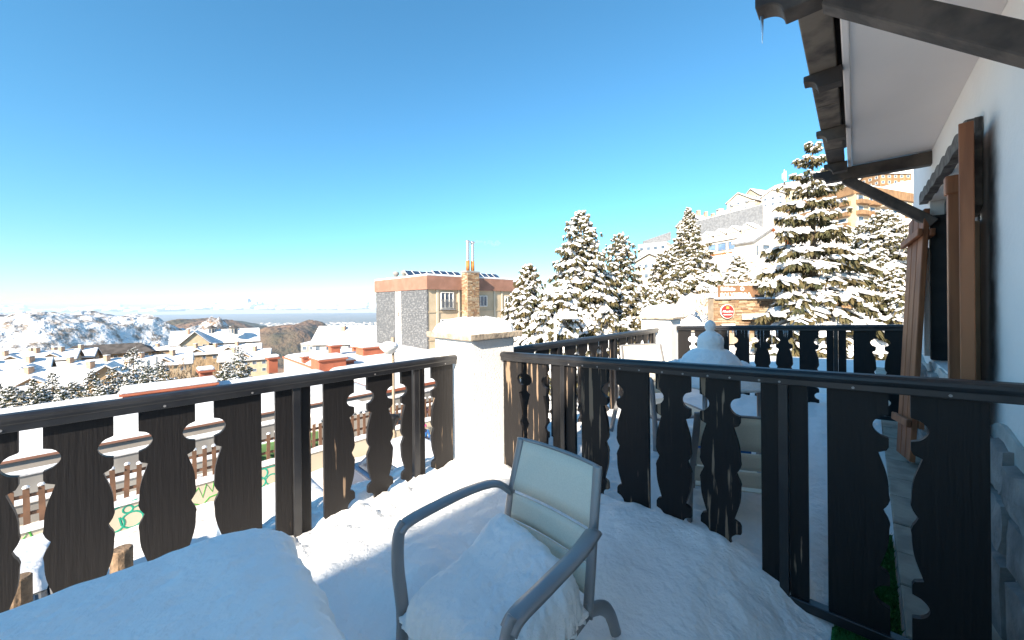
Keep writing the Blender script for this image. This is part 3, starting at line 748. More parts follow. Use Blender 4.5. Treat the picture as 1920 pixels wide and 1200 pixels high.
# ------------------------------------------------------------------ far country
def ridge_mesh(name, tab, Y, back, zbase, m, label, amp, fr, seed, nu=150, nv=36, front=None):
    """a mountain whose crest follows tab (px, py) at distance Y, falling to zbase in front and behind"""
    front = front or back
    x0, x1 = tab[0][0], tab[-1][0]
    def f(u, v):
        px = x0 + (x1 - x0) * u; py = lerp_tab(tab, px)
        c = W(px, py, Y); s = 2 * v - 1
        yy = Y + (s * front if s < 0 else s * back)
        k = 1 - abs(s) ** 1.15
        ends = sstep(0, .06, u) * sstep(1, .94, u)
        z = zbase + (c.z - zbase) * k * (.15 + .85 * ends)
        n = noise.hetero_terrain(Vector((c.x / fr + seed, yy / fr, seed)), .9, 2.1, 6, .6)
        return (c.x + .10 * fr * fbm(yy / fr, c.x / fr, seed), yy, z + amp * (n - .75) * (1 - .75 * k ** 6) * (k > .02))
    o = grid(name, nu, nv, f, m); return tag(o, label, None, kind="structure")
def mount_mat(name, base, base2, snow, lo, hi, scale):
    m = mat(name, base, base2, rough=.95, scale=scale, lo=.4, hi=.62, detail=8, bump=.8, bscale=scale * 2.5, bdist=.4 / scale)
    if snow:
        nt = m.node_tree; N = nt.nodes; L = nt.links; b = N["Principled BSDF"]; cr = N[m["ramp"]]
        g = N.new("ShaderNodeNewGeometry"); nz = N.new("ShaderNodeTexNoise"); nz.inputs["Scale"].default_value = scale * 4; nz.inputs["Detail"].default_value = 9; nz.inputs["Roughness"].default_value = .7
        L.new(g.outputs["Position"], nz.inputs["Vector"])
        mr = N.new("ShaderNodeMapRange"); L.new(nz.outputs["Fac"], mr.inputs[0]); mr.inputs[1].default_value = lo; mr.inputs[2].default_value = hi; mr.inputs[3].default_value = 1; mr.inputs[4].default_value = 0
        mx = N.new("ShaderNodeMix"); mx.data_type = 'RGBA'; L.new(mr.outputs[0], mx.inputs[0]); L.new(cr.outputs[0], mx.inputs[6]); mx.inputs[7].default_value = (.66, .66, .67, 1)
        L.new(mx.outputs[2], b.inputs["Base Color"])
    return m
M_SNOW = mount_mat("snowy_mountain", (.20, .15, .11), (.12, .10, .08), True, .47, .60, .0026)
M_ROCK = mount_mat("half_snowy_mountain", (.22, .15, .10), (.12, .095, .08), True, .42, .54, .0034)
M_BRN = mount_mat("brown_hills", (.155, .095, .06), (.06, .055, .035), False, 0, 0, .0022)
M_BLU = mount_mat("wooded_far_hills", (.045, .06, .045), (.075, .075, .05), False, 0, 0, .001)
ridge_mesh("mountain", [(-420, 560), (-250, 575), (-100, 583), (0, 597), (30, 601), (60, 604), (85, 601), (108, 598), (130, 602), (160, 609), (190, 613), (215, 632), (260, 664), (330, 690)], 3200, 1600, -560, M_SNOW, "long snow-covered mountain ridge at the left", 150, 620, 1.3, 170, 50)
ridge_mesh("mountain", [(150, 640), (190, 616), (212, 612), (230, 604), (250, 602), (272, 607), (300, 617), (330, 640), (380, 668), (430, 700)], 4000, 1500, -640, M_ROCK, "rocky snow-streaked peak in the middle of the ridge", 190, 560, 4.1, 120, 50)
ridge_mesh("mountain", [(230, 660), (285, 620), (300, 610), (318, 603), (335, 601), (352, 606), (385, 604), (410, 607), (440, 612), (475, 622), (520, 650), (560, 680)], 5600, 1900, -800, M_BRN, "brown wooded hills behind the snowy ridge", 120, 700, 7.7, 130, 44)
ridge_mesh("mountain", [(330, 640), (380, 606), (410, 603), (440, 602.5), (460, 606), (485, 613), (530, 640)], 9000, 2400, -1150, M_BLU, "dark blue-green hill far beyond the brown hills", 180, 1300, 2.2, 80, 30)
ridge_mesh("mountain", [(380, 680), (430, 640), (465, 620), (500, 611), (525, 606), (541, 604.5), (560, 607), (590, 617), (615, 630), (650, 655), (720, 690)], 5000, 1700, -780, M_BRN, "rounded brown hill to the left of the grey building", 120, 620, 9.4, 140, 50)
PLAIN = mat("far_plain", (.12, .11, .085), (.075, .085, .065), rough=.95, scale=.0004, detail=9, lo=.4, hi=.6)
def plf(u, v):
    a = -1.9 + 3.8 * u; y = 3500 * (15.5) ** v; return (a * y, y, -1300 + 30 * fbm(a * 6, math.log(y) * 9, 2))
o = grid("plain", 90, 90, plf, PLAIN); tag(o, None, kind="structure")
r = random.Random(77); s = Soup(); bx = np.array([[x, y, z] for z in (0, 1) for y in (-1, 1) for x in (-1, 1)], float)
bf = np.array([(0, 1, 5), (0, 5, 4), (1, 3, 7), (1, 7, 5), (3, 2, 6), (3, 6, 7), (2, 0, 4), (2, 4, 6), (4, 5, 7), (4, 7, 6)])
for _ in range(900):
    y = r.uniform(13000, 26000); a = r.gauss(-.48, .16); sc = np.array([r.uniform(30, 130), r.uniform(30, 130), r.uniform(30, 55)])
    s.add(bx * sc + np.array([a * y, y, -1310]), bf)
tag(s.obj("distant_towns", WHITER, None, False), "pale specks of towns spread over the far plain", None, kind="stuff")
tag(MB().box((0, 20000, -1330), (210000, 0, 0), (0, 72000, 0), (0, 0, 4)).build("lowland", PLAIN), None, kind="structure")

# cloud bank above the plain
CLOUD = mat("cloud", (.86, .86, .88), (.80, .81, .84), rough=1.0, scale=.0005, spec=0)
def cloud(label, px0, px1, py_base, hpx, Y, seed, n):
    r = random.Random(seed); s = Soup(); wpx = px1 - px0
    for i in range(n):
        t = r.random(); px = px0 + wpx * t; env = math.sin(math.pi * min(.98, max(.02, t))) ** .5
        h = hpx * env * (.30 + .70 * min(.8, abs(fbm(px / 70, seed * 3.3, 0, 3)) * 1.5)) * r.uniform(.3, .9)
        base = W(px, py_base, Y); sz = Y / FPX
        V, F = LUMP2[i % 8]
        q = V * np.array([sz * r.uniform(4, 15), sz * 9, sz * max(1.6, h * .42)])
        q[:, 2] = np.where(q[:, 2] < -sz * 1.2, -sz * 1.2 + q[:, 2] * .05, q[:, 2])
        s.add(q + np.array([base.x, Y + r.uniform(-1, 1) * 2000, base.z + sz * h * r.uniform(.05, .42)]), F)
    return tag(s.obj("cloud", CLOUD), label, "cloud", "cloud bank on the horizon")
cloud("grey-based cloud at the far left edge of the horizon", -80, 92, 585, 34, 68000, 1, 150)
cloud("long white cloud streak left of the middle of the horizon", 80, 330, 583, 24, 72000, 2, 220)
cloud("billowing white cloud above the brown hills", 300, 660, 580, 40, 70000, 3, 340)
cloud("low cloud reaching behind the grey building", 600, 800, 579, 24, 72000, 4, 160)

# ================================================================== TREES
def conifer(label, base, H, Rr, seed, nb=110, fine=1.0, snow=.72, needle=None, droop=.45, pad=.72, name="snowy_conifer", group="snow-laden conifers", lumps=None, tiers=0, shape=.8, twigs=4.0):
    r = random.Random(seed); base = Vector(base); lumps = lumps or LUMP1
    root = thing(name, base, label, "tree", group)
    MB().tube([base + Vector((0, 0, -.3)), base + Vector((0, 0, H * .5)), base + Vector((0, 0, H * .99))], [H * .015 + .03, H * .009 + .02, .012], 8).build("trunk", BARK, root, True)
    sn = Soup(); NV = []; NF = []; tw = MB()
    for w in range(nb):
        t = ((w + r.random()) / nb) ** 1.12
        if tiers: t = min(.985, (math.floor(t * tiers) + .5 + r.uniform(-.16, .16)) / tiers)
        h = H * (.06 + .93 * t); a = w * 2.39996 + r.uniform(-.4, .4)
        L = (Rr * ((1 - t) ** shape) * r.uniform(.72, 1.15) + .05 * Rr) * (1 + .18 * math.sin(a * 2 + seed))
        dv = Vector((math.cos(a), math.sin(a), 0)); sd = Vector((-dv.y, dv.x, 0))
        up = .06 + .75 * t * t + r.uniform(-.06, .06); dr = droop * (1 - .55 * t) * r.uniform(.7, 1.35)
        bp = base + Vector((0, 0, h))
        pos = lambda q: bp + dv * (L * q) + Vector((0, 0, L * (up * q - dr * q * q)))
        if fine > 1: tw.tube([bp, pos(.5), pos(1)], [.010 + .010 * L, .008 + .005 * L, .004], 5)
        m = max(4, int(L * twigs * fine))
        for i in range(m):
            q = .18 + .84 * (i + r.random()) / m; c = pos(q)
            wd = (L * .36 * math.sin(math.pi * min(1, .16 + .80 * q)) + .05)
            for sg in (-1, 1, 0):
                if sg == 0 and r.random() < .4: continue
                e = (sd * sg * r.uniform(.35, 1) + dv * (r.uniform(.1, .5) if sg else .8)) * wd
                e.z = -(.18 + droop * .6) * wd * r.uniform(.3, 1.2)
                # needles: narrow blades hanging round the twig
                for _ in range(int(4 + 2 * fine)):
                    st = c + e * r.uniform(-.05, .75)
                    tip = st + e * r.uniform(.2, .5) + Vector((r.gauss(0, .05), r.gauss(0, .05), -r.uniform(.04, .30))) * (.5 + .3 * L)
                    ax = tip - st; pv = Vector((r.uniform(-1, 1), r.uniform(-1, 1), r.uniform(-1, 1))).cross(ax)
                    if pv.length < 1e-5: continue
                    pv = pv.normalized() * (.018 + .011 * L + .010 * r.random()); mid = (st + tip) / 2
                    n0 = len(NV); NV += [st, mid + pv, tip, mid - pv]; NF.append((n0, n0 + 1, n0 + 2, n0 + 3))
                if r.random() > snow * (.55 + .45 * q): continue
                le = e.length
                if le < .02: continue
                ax = e.normalized(); cr_ = ax.cross(Vector((0, 0, 1))).normalized(); az = cr_.cross(ax).normalized()
                if az.z < 0: az = -az
                wv = (.05 + .24 * le) * r.uniform(.7, 1.3) * pad
                V, F = lumps[r.randrange(8)]
                Mx = np.array([ax * (le * r.uniform(.45, .68) + .04) * (.6 + .4 * pad), cr_ * wv, az * wv * r.uniform(.34, .62)])
                sn.add(V @ Mx + np.array(c + e * r.uniform(.35, .65) + Vector((0, 0, wv * .30))), F)
    tri_obj("needles", [tuple(v) for v in NV], NF, needle or NEEDLE, root, False)["kind"] = "stuff"
    sn.obj("snow_load", SNOWT, root)["kind"] = "stuff"
    if fine > 1: tw.build("branches", BARK, root, True)["kind"] = "stuff"
    return root
def gz(p): return ground_z(p.x, p.y)
def tree_at(label, px, py_top, Y, wpx, seed, base=None, **kw):
    t = W(px, py_top, Y); b = Vector((t.x, t.y, gz(t) if base is None else base))
    return conifer(label, b, t.z - b.z, wpx / FPX * Y / 2, seed, **kw)
tree_at("tallest of the dense snowy firs, right of the grey building", 1090, 394, 20, 210, 1, base=-3.6, nb=290, pad=.80, droop=.75, snow=.74, shape=.74)
tree_at("snowy fir leaning out behind the right side of the tallest fir", 1163, 436, 23, 160, 2, base=-3.2, nb=200, pad=.72, droop=.6, shape=.7)
tree_at("short snowy fir directly right of the grey building", 990, 494, 16.5, 165, 3, base=-3.8, nb=200, pad=.78, droop=.7, shape=.7)
tree_at("bushy snow-smothered fir at the foot of the tallest fir", 1045, 540, 14.5, 190, 14, base=-3.6, nb=200, pad=.95, droop=.8, shape=.6, snow=.78)
tree_at("slender spire-topped snowy fir above the far pillar", 1291, 388, 26, 150, 4, base=-.5, nb=230, pad=.68, droop=.55, shape=1.0)
tree_at("rounded snowy fir left of the spire-topped fir", 1247, 470, 24, 130, 5, base=-.8, nb=190, pad=.75, droop=.65, shape=.65)
tree_at("small snowy fir below the white hotel", 1383, 478, 34, 66, 6, nb=80, pad=.9)
tree_at("large open-branched snowy spruce in front of the stone wall", 1523, 262, 13.5, 215, 8, base=-.7, nb=120, fine=1.5, pad=.66, droop=.42, snow=.72, lumps=LUMP2, tiers=14, shape=.78, twigs=3.6)
tree_at("snowy fir on the slope right of the large spruce", 1655, 395, 24, 140, 9, nb=170, pad=.8, droop=.6)
tree_at("low snow-heaped fir beside the shutter, behind the far railing", 1668, 500, 15, 150, 10, base=-.3, nb=160, pad=.8, droop=.6)
tree_at("snowy fir beneath the brown hotel", 1612, 420, 32, 80, 12, nb=90)
tree_at("dark snowy fir close behind the far pillar", 1225, 540, 17, 130, 13, base=-2.5, nb=150, pad=.8, droop=.6)
tree_at("snowy fir low on the slope between hotel and large spruce", 1432, 520, 24, 90, 15, nb=120, pad=.8, droop=.6)
tl = [("snowy fir right of the bare trees in the town", 447, 662, 60, 56, 30), ("snowy fir left of the antenna panels", 250, 664, 58, 64, 31), ("dark snowy fir below the cream long house", 172, 706, 50, 48, 32),
      ("snowy fir at the near corner of the cream long house", 98, 710, 46, 50, 33), ("snowy fir leaning by the green house", 62, 722, 42, 44, 34), ("spreading snowy fir between house and antenna panels", 212, 702, 52, 64, 35),
      ("small snowy fir above the handrail at far left", 20, 735, 38, 64, 36), ("bushy snowy fir under the antenna panels", 300, 690, 56, 60, 37), ("snowy fir above the handrail below the cream house", 135, 728, 40, 60, 38)]
for lab, px, py, Y, w, sd in tl:
    tree_at(lab, px, py - 13, Y, w * 1.75, sd, nb=135, pad=.8, snow=.55, needle=NEEDLE2, group="snowy firs in the town", droop=.5, twigs=3.4)
for k, (lab, px, py, Y, w) in enumerate([("broad snowy fir at the left edge above the handrail", -5, 722, 42, 80), ("snowy fir between the two firs by the green house", 80, 728, 40, 60), ("low snowy fir under the long cream house wall", 118, 738, 36, 70), ("low snowy fir left of the red roof box", 240, 716, 44, 70),
        ("snowy fir in front of the tan terraced house", 425, 684, 52, 56), ("snowy fir behind the red roof box", 275, 690, 50, 60), ("low snowy fir at the foot of the antenna mast", 190, 730, 40, 66)]):
    tree_at(lab, px, py - 6, Y, w * 1.4, 140 + k, nb=130, pad=.8, snow=.55, needle=NEEDLE2, group="snowy firs in the town", droop=.5, twigs=3.2)
def bare_tree(label, base, H, seed, group="bare trees in the town", m=TWIG):
    r = random.Random(seed); base = Vector(base); root = thing("bare_tree", base, label, "tree", group); tr = MB(); tw = MB()
    tr.tube([base + Vector((0, 0, -.3)), base + Vector((0, 0, H * .5)), base + Vector((r.uniform(-.2, .2), 0, H))], [H * .012 + .02, H * .008, .01], 6); tr.build("trunk", m, root, True)
    def br(p, d, L, lv):
        e = p + d * L; tw.tube([p, (p + e) / 2 + Vector((r.uniform(-.05, .05), 0, .03)) * L, e], [.026 * L + .018, .018 * L + .014, .012], 4, cap=False)
        if lv:
            for _ in range(4): br(p + d * L * r.uniform(.3, .95), (d + Vector((r.uniform(-.7, .7), r.uniform(-.7, .7), r.uniform(.1, .6)))).normalized(), L * r.uniform(.4, .65), lv - 1)
    for i in range(13):
        h = H * r.uniform(.2, .9); a = r.uniform(0, 6.28); br(base + Vector((0, 0, h)), Vector((math.cos(a) * .6, math.sin(a) * .6, .9)).normalized(), H * .32 * (1.15 - h / H), 2)
    tw.build("branches", m, root, False)["kind"] = "stuff"
for i, (px, py, Y) in enumerate([(325, 672, 70), (345, 664, 74), (366, 668, 70), (388, 662, 76), (410, 670, 68), (352, 684, 60), (398, 690, 58)]):
    t = W(px, py, Y); b = gz(t); bare_tree("brown bare tree, number %s of the thicket counted from the antenna panels" % ["one", "two", "three", "four", "five", "six low", "seven low"][i], (t.x, t.y, b), t.z - b, 60 + i)
for i, (px, py, Y, lab) in enumerate([(1318, 540, 18.5, "frosted bare shrub left of the stone sign wall"), (1560, 425, 60, "pale bare tree in front of the brown hotel, left one"), (1640, 410, 62, "pale bare tree in front of the brown hotel, right one"), (1592, 430, 58, "pale bare tree in front of the brown hotel, middle one")]):
    t = W(px, py, Y); b = gz(t) if i else -.5; bare_tree(lab, (t.x, t.y, b), t.z - b, 80 + i, "bare trees on the slope", mat("frosted_twigs", (.52, .42, .33), (.66, .60, .55), rough=.9, scale=3))

r = random.Random(99); scr = MB(); ssn = Soup()
for i in range(520):
    y = 19 + 150 * r.random() ** 1.6; a = r.uniform(.42, 1.45); x = a * y; z = ground_z(x, y); sc = r.uniform(.3, .9) * (1 + y / 90)
    c = Vector((x, y, z - .1))
    for k in range(7):
        dv = Vector((r.gauss(0, .5), r.gauss(0, .5), r.uniform(.5, 1.2))) * sc; scr.tube([c, c + dv * .6, c + dv], [.03 * sc, .022 * sc, .008], 4, cap=False)
    if r.random() < .7:
        V, F = LUMP1[i % 8]; ssn.add(V * np.array([.55, .55, .3]) * sc + np.array(c + Vector((r.gauss(0, .2), r.gauss(0, .2), .55 * sc))), F)
tag(scr.build("hillside_scrub", TWIG), "brown leafless scrub dotting the snowy hillside", None, kind="stuff")
tag(ssn.obj("scrub_snow", SNOWT), "snow caught on the hillside scrub", None, kind="stuff")

# ================================================================== BUILDINGS
def vxy(p): return Vector((p[0], p[1], 0))
def windows_on(root, A, B, specs, frame=WFRAME, glass=GLASSW, depth=.12, fw=.09, bars=0, nm="window"):
    """specs: (u0,u1,z0,z1) metres along A->B; frame proud of the wall, pane set in it. outside is to the right of A->B"""
    A, B = vxy(A), vxy(B); t = (B - A).normalized(); out = Vector((t.y, -t.x, 0))
    for (u0, u1, z0, z1) in specs:
        def p(u, z, o): q = A + t * u + out * o; return Vector((q.x, q.y, z))
        mb = MB(); w = min(fw, (u1 - u0) * .16)
        for (a, b, c, d) in ((u0, u0 + w, z0, z1), (u1 - w, u1, z0, z1), (u0 + w, u1 - w, z0, z0 + w), (u0 + w, u1 - w, z1 - w, z1)):
            mb.prism([p(a, c, -.02), p(b, c, -.02), p(b, d, -.02), p(a, d, -.02)], out * depth)
        for k in range(bars):
            c = u0 + (u1 - u0) * (k + 1) / (bars + 1); mb.prism([p(c - w * .3, z0 + w, -.02), p(c + w * .3, z0 + w, -.02), p(c + w * .3, z1 - w, -.02), p(c - w * .3, z1 - w, -.02)], out * (depth * .85))
        f = mb.build(nm, frame, root)
        MB().prism([p(u0 + w, z0 + w, .0), p(u1 - w, z0 + w, .0), p(u1 - w, z1 - w, .0), p(u0 + w, z1 - w, .0)], out * .02).build("pane", glass, f)
def block(root, name, foot, z0, z1, m): return MB().prism([Vector((x, y, z0)) for x, y in foot][::1], (0, 0, z1 - z0)).build(name, m, root)
def snow_sheet(root, name, pts, th=.3, m=None, n=1):
    """snow slab on a roof plane given by a polygon"""
    return bevel(MB().prism(pts, (0, 0, th)).build(name, m or SNOWF, root), th * .45, 3)
def chimney(root, c, w, h, m, capm=None):
    c = Vector(c); o = MB().box(c + Vector((0, 0, h / 2)), (w, 0, 0), (0, w, 0), (0, 0, h)).build("chimney", m, root)
    bevel(MB().box(c + Vector((0, 0, h + .06)), (w * 1.25, 0, 0), (0, w * 1.25, 0), (0, 0, .12)).build("chimney_cap", capm or GREYC, o), .02, 1)
    bevel(MB().box(c + Vector((0, 0, h + .2)), (w * 1.1, 0, 0), (0, w * 1.1, 0), (0, 0, .16)).build("cap_snow", SNOWF, o), .07, 2)
def house(name, label, px, py_eave, Y, w, dp, rot, wall_h, roof_h, wall, rows, cols, kind="gable", chim=(), over=.6, roofm=None, group="houses of the town below", frame=WFRAME, snow_th=.45, bare=0, dorm=()):
    """house centred at the eave point; local x = ridge direction"""
    c = W(px, py_eave, Y); ze = c.z; zb = min(gz(c), ze - wall_h) - 1.5
    root = thing(name, Vector((c.x, c.y, zb)), label, "building", group)
    ux = Vector((math.cos(rot), math.sin(rot), 0)); uy = Vector((-ux.y, ux.x, 0))
    def p(x, y, z): q = vxy(c) + ux * x + uy * y; return Vector((q.x, q.y, z))
    hx, hy = w / 2, dp / 2
    foot = [(-hx, -hy), (hx, -hy), (hx, hy), (-hx, hy)]
    if kind == "gable":
        mb = MB(); b = [p(x, y, zb) for x, y in foot]; t = [p(x, y, ze) for x, y in foot]; g = [p(-hx, 0, ze + roof_h), p(hx, 0, ze + roof_h)]
        mb.add(b + t + g, [(0, 1, 5, 4), (2, 3, 7, 6), (1, 2, 6, 9, 5), (3, 0, 4, 8, 7), (4, 5, 9, 8), (6, 7, 8, 9), (3, 2, 1, 0)]); mb.build("wall", wall, root)
        k = roof_h / hy
        for sg in (-1, 1):
            e = hy + over
            pts = [p(-hx - over, sg * e, ze - k * over), p(hx + over, sg * e, ze - k * over), p(hx + over, 0, ze + roof_h), p(-hx - over, 0, ze + roof_h)]
            pts = [q + Vector((0, 0, .02)) for q in pts]
            rf = MB().prism(pts, (0, 0, .18)).build("roof", roofm or DARKR, root)
            if not bare: snow_sheet(rf, "roof_snow", [q + Vector((0, 0, .185)) for q in pts], snow_th)
    elif kind == "hip":
        block(root, "wall", [p(x, y, 0)[:2] for x, y in foot], zb, ze, wall)
        e = over; rl = max(.5, hx - hy * .8)
        def hip(nm, dz, ee, m, par, rh):
            mb = MB(); b = [p(-hx - ee, -hy - ee, ze + dz), p(hx + ee, -hy - ee, ze + dz), p(hx + ee, hy + ee, ze + dz), p(-hx - ee, hy + ee, ze + dz)]
            t = [p(-rl, 0, ze + dz + rh), p(rl, 0, ze + dz + rh)]; b2 = [q - Vector((0, 0, .2)) for q in b]
            mb.add(b + t + b2, [(0, 1, 5, 4), (1, 2, 5), (2, 3, 4, 5), (3, 0, 4), (9, 8, 7, 6), (0, 6, 7, 1), (1, 7, 8, 2), (2, 8, 9, 3), (3, 9, 6, 0)]); return mb.build(nm, m, par)
        rf = hip("roof", .2, e, roofm or DARKR, root, roof_h)
        if not bare: bevel(hip("roof_snow", .2 + snow_th, e + .05, SNOWF, rf, roof_h), .15, 2)
    else:
        block(root, "wall", [p(x, y, 0)[:2] for x, y in foot], zb, ze, wall)
        bevel(block(root, "roof_snow", [p(x * 1.02, y * 1.02, 0)[:2] for x, y in foot], ze + .002, ze + snow_th, SNOWF), .2, 3)
    for side in range(4):
        a, b = foot[side], foot[(side + 1) % 4]; A, B = p(*a, 0), p(*b, 0); L = (B - A).length
        nv = (A + B) / 2
        out = Vector(((B - A).y, -(B - A).x, 0))
        if out.dot(-nv) <= 0: continue
        nc = max(1, round(cols * L / max(w, dp))); sp = []
        for rr in range(rows):
            zt = ze - .7 - rr * 2.9
            for q in range(nc):
                u = L * (q + .5) / nc; hw = min(.7, L / nc * .3); sp.append((u - hw, u + hw, zt - 1.35, zt))
        windows_on(root, A, B, sp, frame=frame)
    for (x, y, h, m) in chim: chimney(root, p(x, -y * .6, ze + roof_h * (1 - abs(y * .6) / hy) - .3), 1.15, h + .7, m)
    for x in dorm:
        y0, zt_ = -hy * .92, ze + roof_h * .08; wd, hd = 1.7, 1.5
        def q(a, b, z): return p(x + a, b, z)
        b0 = -hy * .15
        dm = MB().add([q(-wd, y0, zt_), q(wd, y0, zt_), q(wd, y0, zt_ + hd * .6), q(0, y0, zt_ + hd * 1.35), q(-wd, y0, zt_ + hd * .6), q(-wd, b0, zt_), q(wd, b0, zt_), q(wd, b0, zt_ + hd * .6), q(0, b0, zt_ + hd * 1.35), q(-wd, b0, zt_ + hd * .6)],
                      [(0, 1, 2, 3, 4), (1, 6, 7, 2), (0, 4, 9, 5), (2, 7, 8, 3), (4, 3, 8, 9)]).build("dormer", OCHRE, root)
        for sg in (-1, 1): MB().prism([q(sg * (wd + .5), y0 - .5, zt_ + hd * .42), q(0, y0 - .5, zt_ + hd * 1.4), q(0, b0, zt_ + hd * 1.4), q(sg * (wd + .5), b0, zt_ + hd * .42)], (0, 0, .14)).build("dormer_roof", BRWOOD, dm); bevel(MB().prism([q(sg * (wd + .5), y0 - .5, zt_ + hd * .42 + .145), q(0, y0 - .5, zt_ + hd * 1.4 + .145), q(0, b0, zt_ + hd * 1.4 + .145), q(sg * (wd + .5), b0, zt_ + hd * .42 + .145)], (0, 0, .45)).build("dormer_snow", SNOWF, dm), .12, 2)
        windows_on(dm, p(-hx, y0, 0), p(hx, y0, 0), [(hx + x - .8, hx + x + .8, zt_ + .25, zt_ + 1.2)])
    return root, p, ze
r45 = math.atan2(Dv.y, Dv.x)
BRK = mat("chimney_brick", (.40, .27, .19), (.32, .21, .15), rough=.9, scale=2)
house("town_house", "dark-roofed long ochre house with snow patches, standing alone below the ridge", 202, 662, 170, 30, 12, R(40), 5, 4.0, OCHRE, 1, 9, "hip", (), 1.2, DARKR, bare=1)
house("town_house", "pink-cream chalet with a tall gable and two rooftop turrets", 408, 640, 200, 36, 14, R(38), 8, 6.0, CREAM, 2, 9, "gable", [(-12, 3, 2.4, BRK), (6, 3, 3, BRK)], 1)
rt, pt_, ze_ = house("town_house", "gabled front wing of the turreted chalet", 368, 642, 190, 12, 11, R(126), 9, 5.6, CREAM, 2, 3, "gable", (), .8)
for lab, px in (("white octagonal roof turret, left one of the pair", 396), ("white octagonal roof turret, right one of the pair", 438)):
    t = W(px, 627, 198); root = thing("roof_turret", t, lab, "turret", "chalet roof turrets")
    MB().lathe(t, [(2.0, 0), (2.0, 3.4), (2.1, 3.5)], 8).build("drum", WHITER, root); MB().lathe(t + Vector((0, 0, 3.5)), [(2.6, 0), (1.6, .7), (.15, 1.5)], 8).build("roof", DARKR, root)
    for k in range(8):
        a = R(22.5 + 45 * k); q = t + Vector((math.cos(a), math.sin(a), 0)) * 1.87; tn_ = Vector((-math.sin(a), math.cos(a), 0)) * .9
        MB().box(q + Vector((0, 0, 1.9)), tn_, Vector((math.cos(a), math.sin(a), 0)) * .12, (0, 0, 2.2)).build("window", GLASSW, root)
house("town_house", "long cream house with wide snow roof behind the nearest firs", 150, 715, 96, 24, 11, R(42), 8, 3.6, CREAM2, 2, 8, "gable", [(-8, 2, 1.6, BRK), (2, 2, 1.8, BRK), (9, 2, 1.6, BRK)], .9, snow_th=.6, dorm=(-7, 6))
house("town_house", "small gabled dormer wing on the right end of the long cream house", 206, 702, 92, 7, 6, R(128), 7, 2.4, OCHRE, 2, 2, "gable", (), .7)
house("town_house", "cream house with dormer at the left edge of the picture", 12, 704, 96, 14, 10, R(45), 7, 3.4, CREAM2, 2, 5, "gable", [(-3, 2, 1.8, BRK), (4, 2, 1.6, BRK)], .9, snow_th=.6, dorm=(-2, 4.5))
house("town_house", "pale green house squeezed between two cream houses", 48, 706, 93, 7, 6, R(132), 7, 2.2, GREENR, 2, 2, "gable", (), .6)
house("town_house", "low snow-roofed house at left with a row of chimneys", 30, 678, 135, 30, 12, R(42), 4, 2.6, CREAM, 1, 6, "gable", [(-9, 2, 2, BRK), (-2, 3, 2, BRK), (5, 2, 2.2, BRK), (11, 2, 2, BRK)], .8, snow_th=.7, dorm=(-8, 0, 9))
house("town_house", "snow-roofed house with three chimneys left of the dark-roofed house", 105, 672, 150, 22, 12, R(40), 4, 2.8, OCHRE, 1, 5, "gable", [(-6, 2, 2.2, BRK), (0, 3, 2.2, BRK), (7, 2, 2.4, BRK)], .8, snow_th=.7)
house("town_house", "flat snow-roofed tan house right of the dark-roofed house", 322, 656, 185, 20, 12, R(30), 5, 1.6, OCHRE, 1, 6, "hip", [(-5, 2, 1.8, BRK)], .6, snow_th=.6)
house("town_house", "wide snow roof in front of the dark-roofed house", 235, 688, 125, 34, 13, R(40), 4, 2.6, CREAM, 1, 8, "gable", [(-12, 2, 2, BRK), (-4, 3, 2.2, BRK), (4, 2, 2, BRK), (12, 2, 2.2, BRK)], .8, snow_th=.7, dorm=(-10, 0, 10))
house("town_house", "tan house with terraced snow roof right of the bare trees", 462, 672, 150, 16, 11, R(30), 6, 3.0, CREAM, 2, 5, "gable", [(-4, 2, 2, BRK), (3, 2, 2, BRK)], .8, snow_th=.6, dorm=(0,))
house("town_house", "snow-roofed brown-eaved house below the turreted chalet", 415, 660, 170, 30, 12, R(34), 5, 2.6, OCHRE, 1, 8, "gable", [(-9, 2, 2, BRK), (-2, 3, 2, BRK), (6, 2, 2, BRK)], .8, snow_th=.6, dorm=(-8, 3))
house("apartment_block", "white apartment block with grey bands in front of the brown hill", 602, 642, 130, 9.5, 10, R(8), 7, .4, GREYC, 2, 4, "flat", (), .3, snow_th=.35)
house("apartment_block", "white house with a broad skylit snow roof left of the grey building", 660, 640, 118, 19, 13, R(6), 8, 4.6, WHITER, 2, 6, "gable", [(-2, 3, 1.2, BRK)], .7, snow_th=.35)

# ---- long low flat-roofed building with red roof boxes, across the street
def dn_box(root, name, d0, d1, n0, n1, z0, z1, m): return MB().prism([P(d0, n0, z0), P(d1, n0, z0), P(d1, n1, z0), P(d0, n1, z0)], (0, 0, z1 - z0)).build(name, m, root)
lowb = thing("low_building", P(-4, 25, -6), "long flat snow-roofed building with red trim across the street", "building")
dn_box(lowb, "wall", -30, 7.5, 20.1, 29.6, -8, -3.68, PALEC)
dn_box(lowb, "red_trim", -30.1, 7.6, 20.0, 29.7, -3.679, -3.60, FASC)
def rsn(u, v):
    d, n = -30 + 37.5 * u, 20.05 + 9.6 * v; e = min(1, min(u, 1 - u) * 60, min(v, 1 - v) * 18); p = P(d, n)
    return (p.x, p.y, -3.60 + .24 * e ** .5 * (1 + .3 * fbm(d * .3, n * .3)))
grid("roof_snow", 80, 30, rsn, SNOWF, lowb)
A_, B_ = P(-30, 20.1), P(7.5, 20.1)
windows_on(lowb, B_, A_, [], frame=BRWOOD)
windows_on(lowb, A_, B_, [(16.5 + k * 2.6, 18.5 + k * 2.6, -4.35, -3.98) for k in range(3)], frame=BRWOOD)
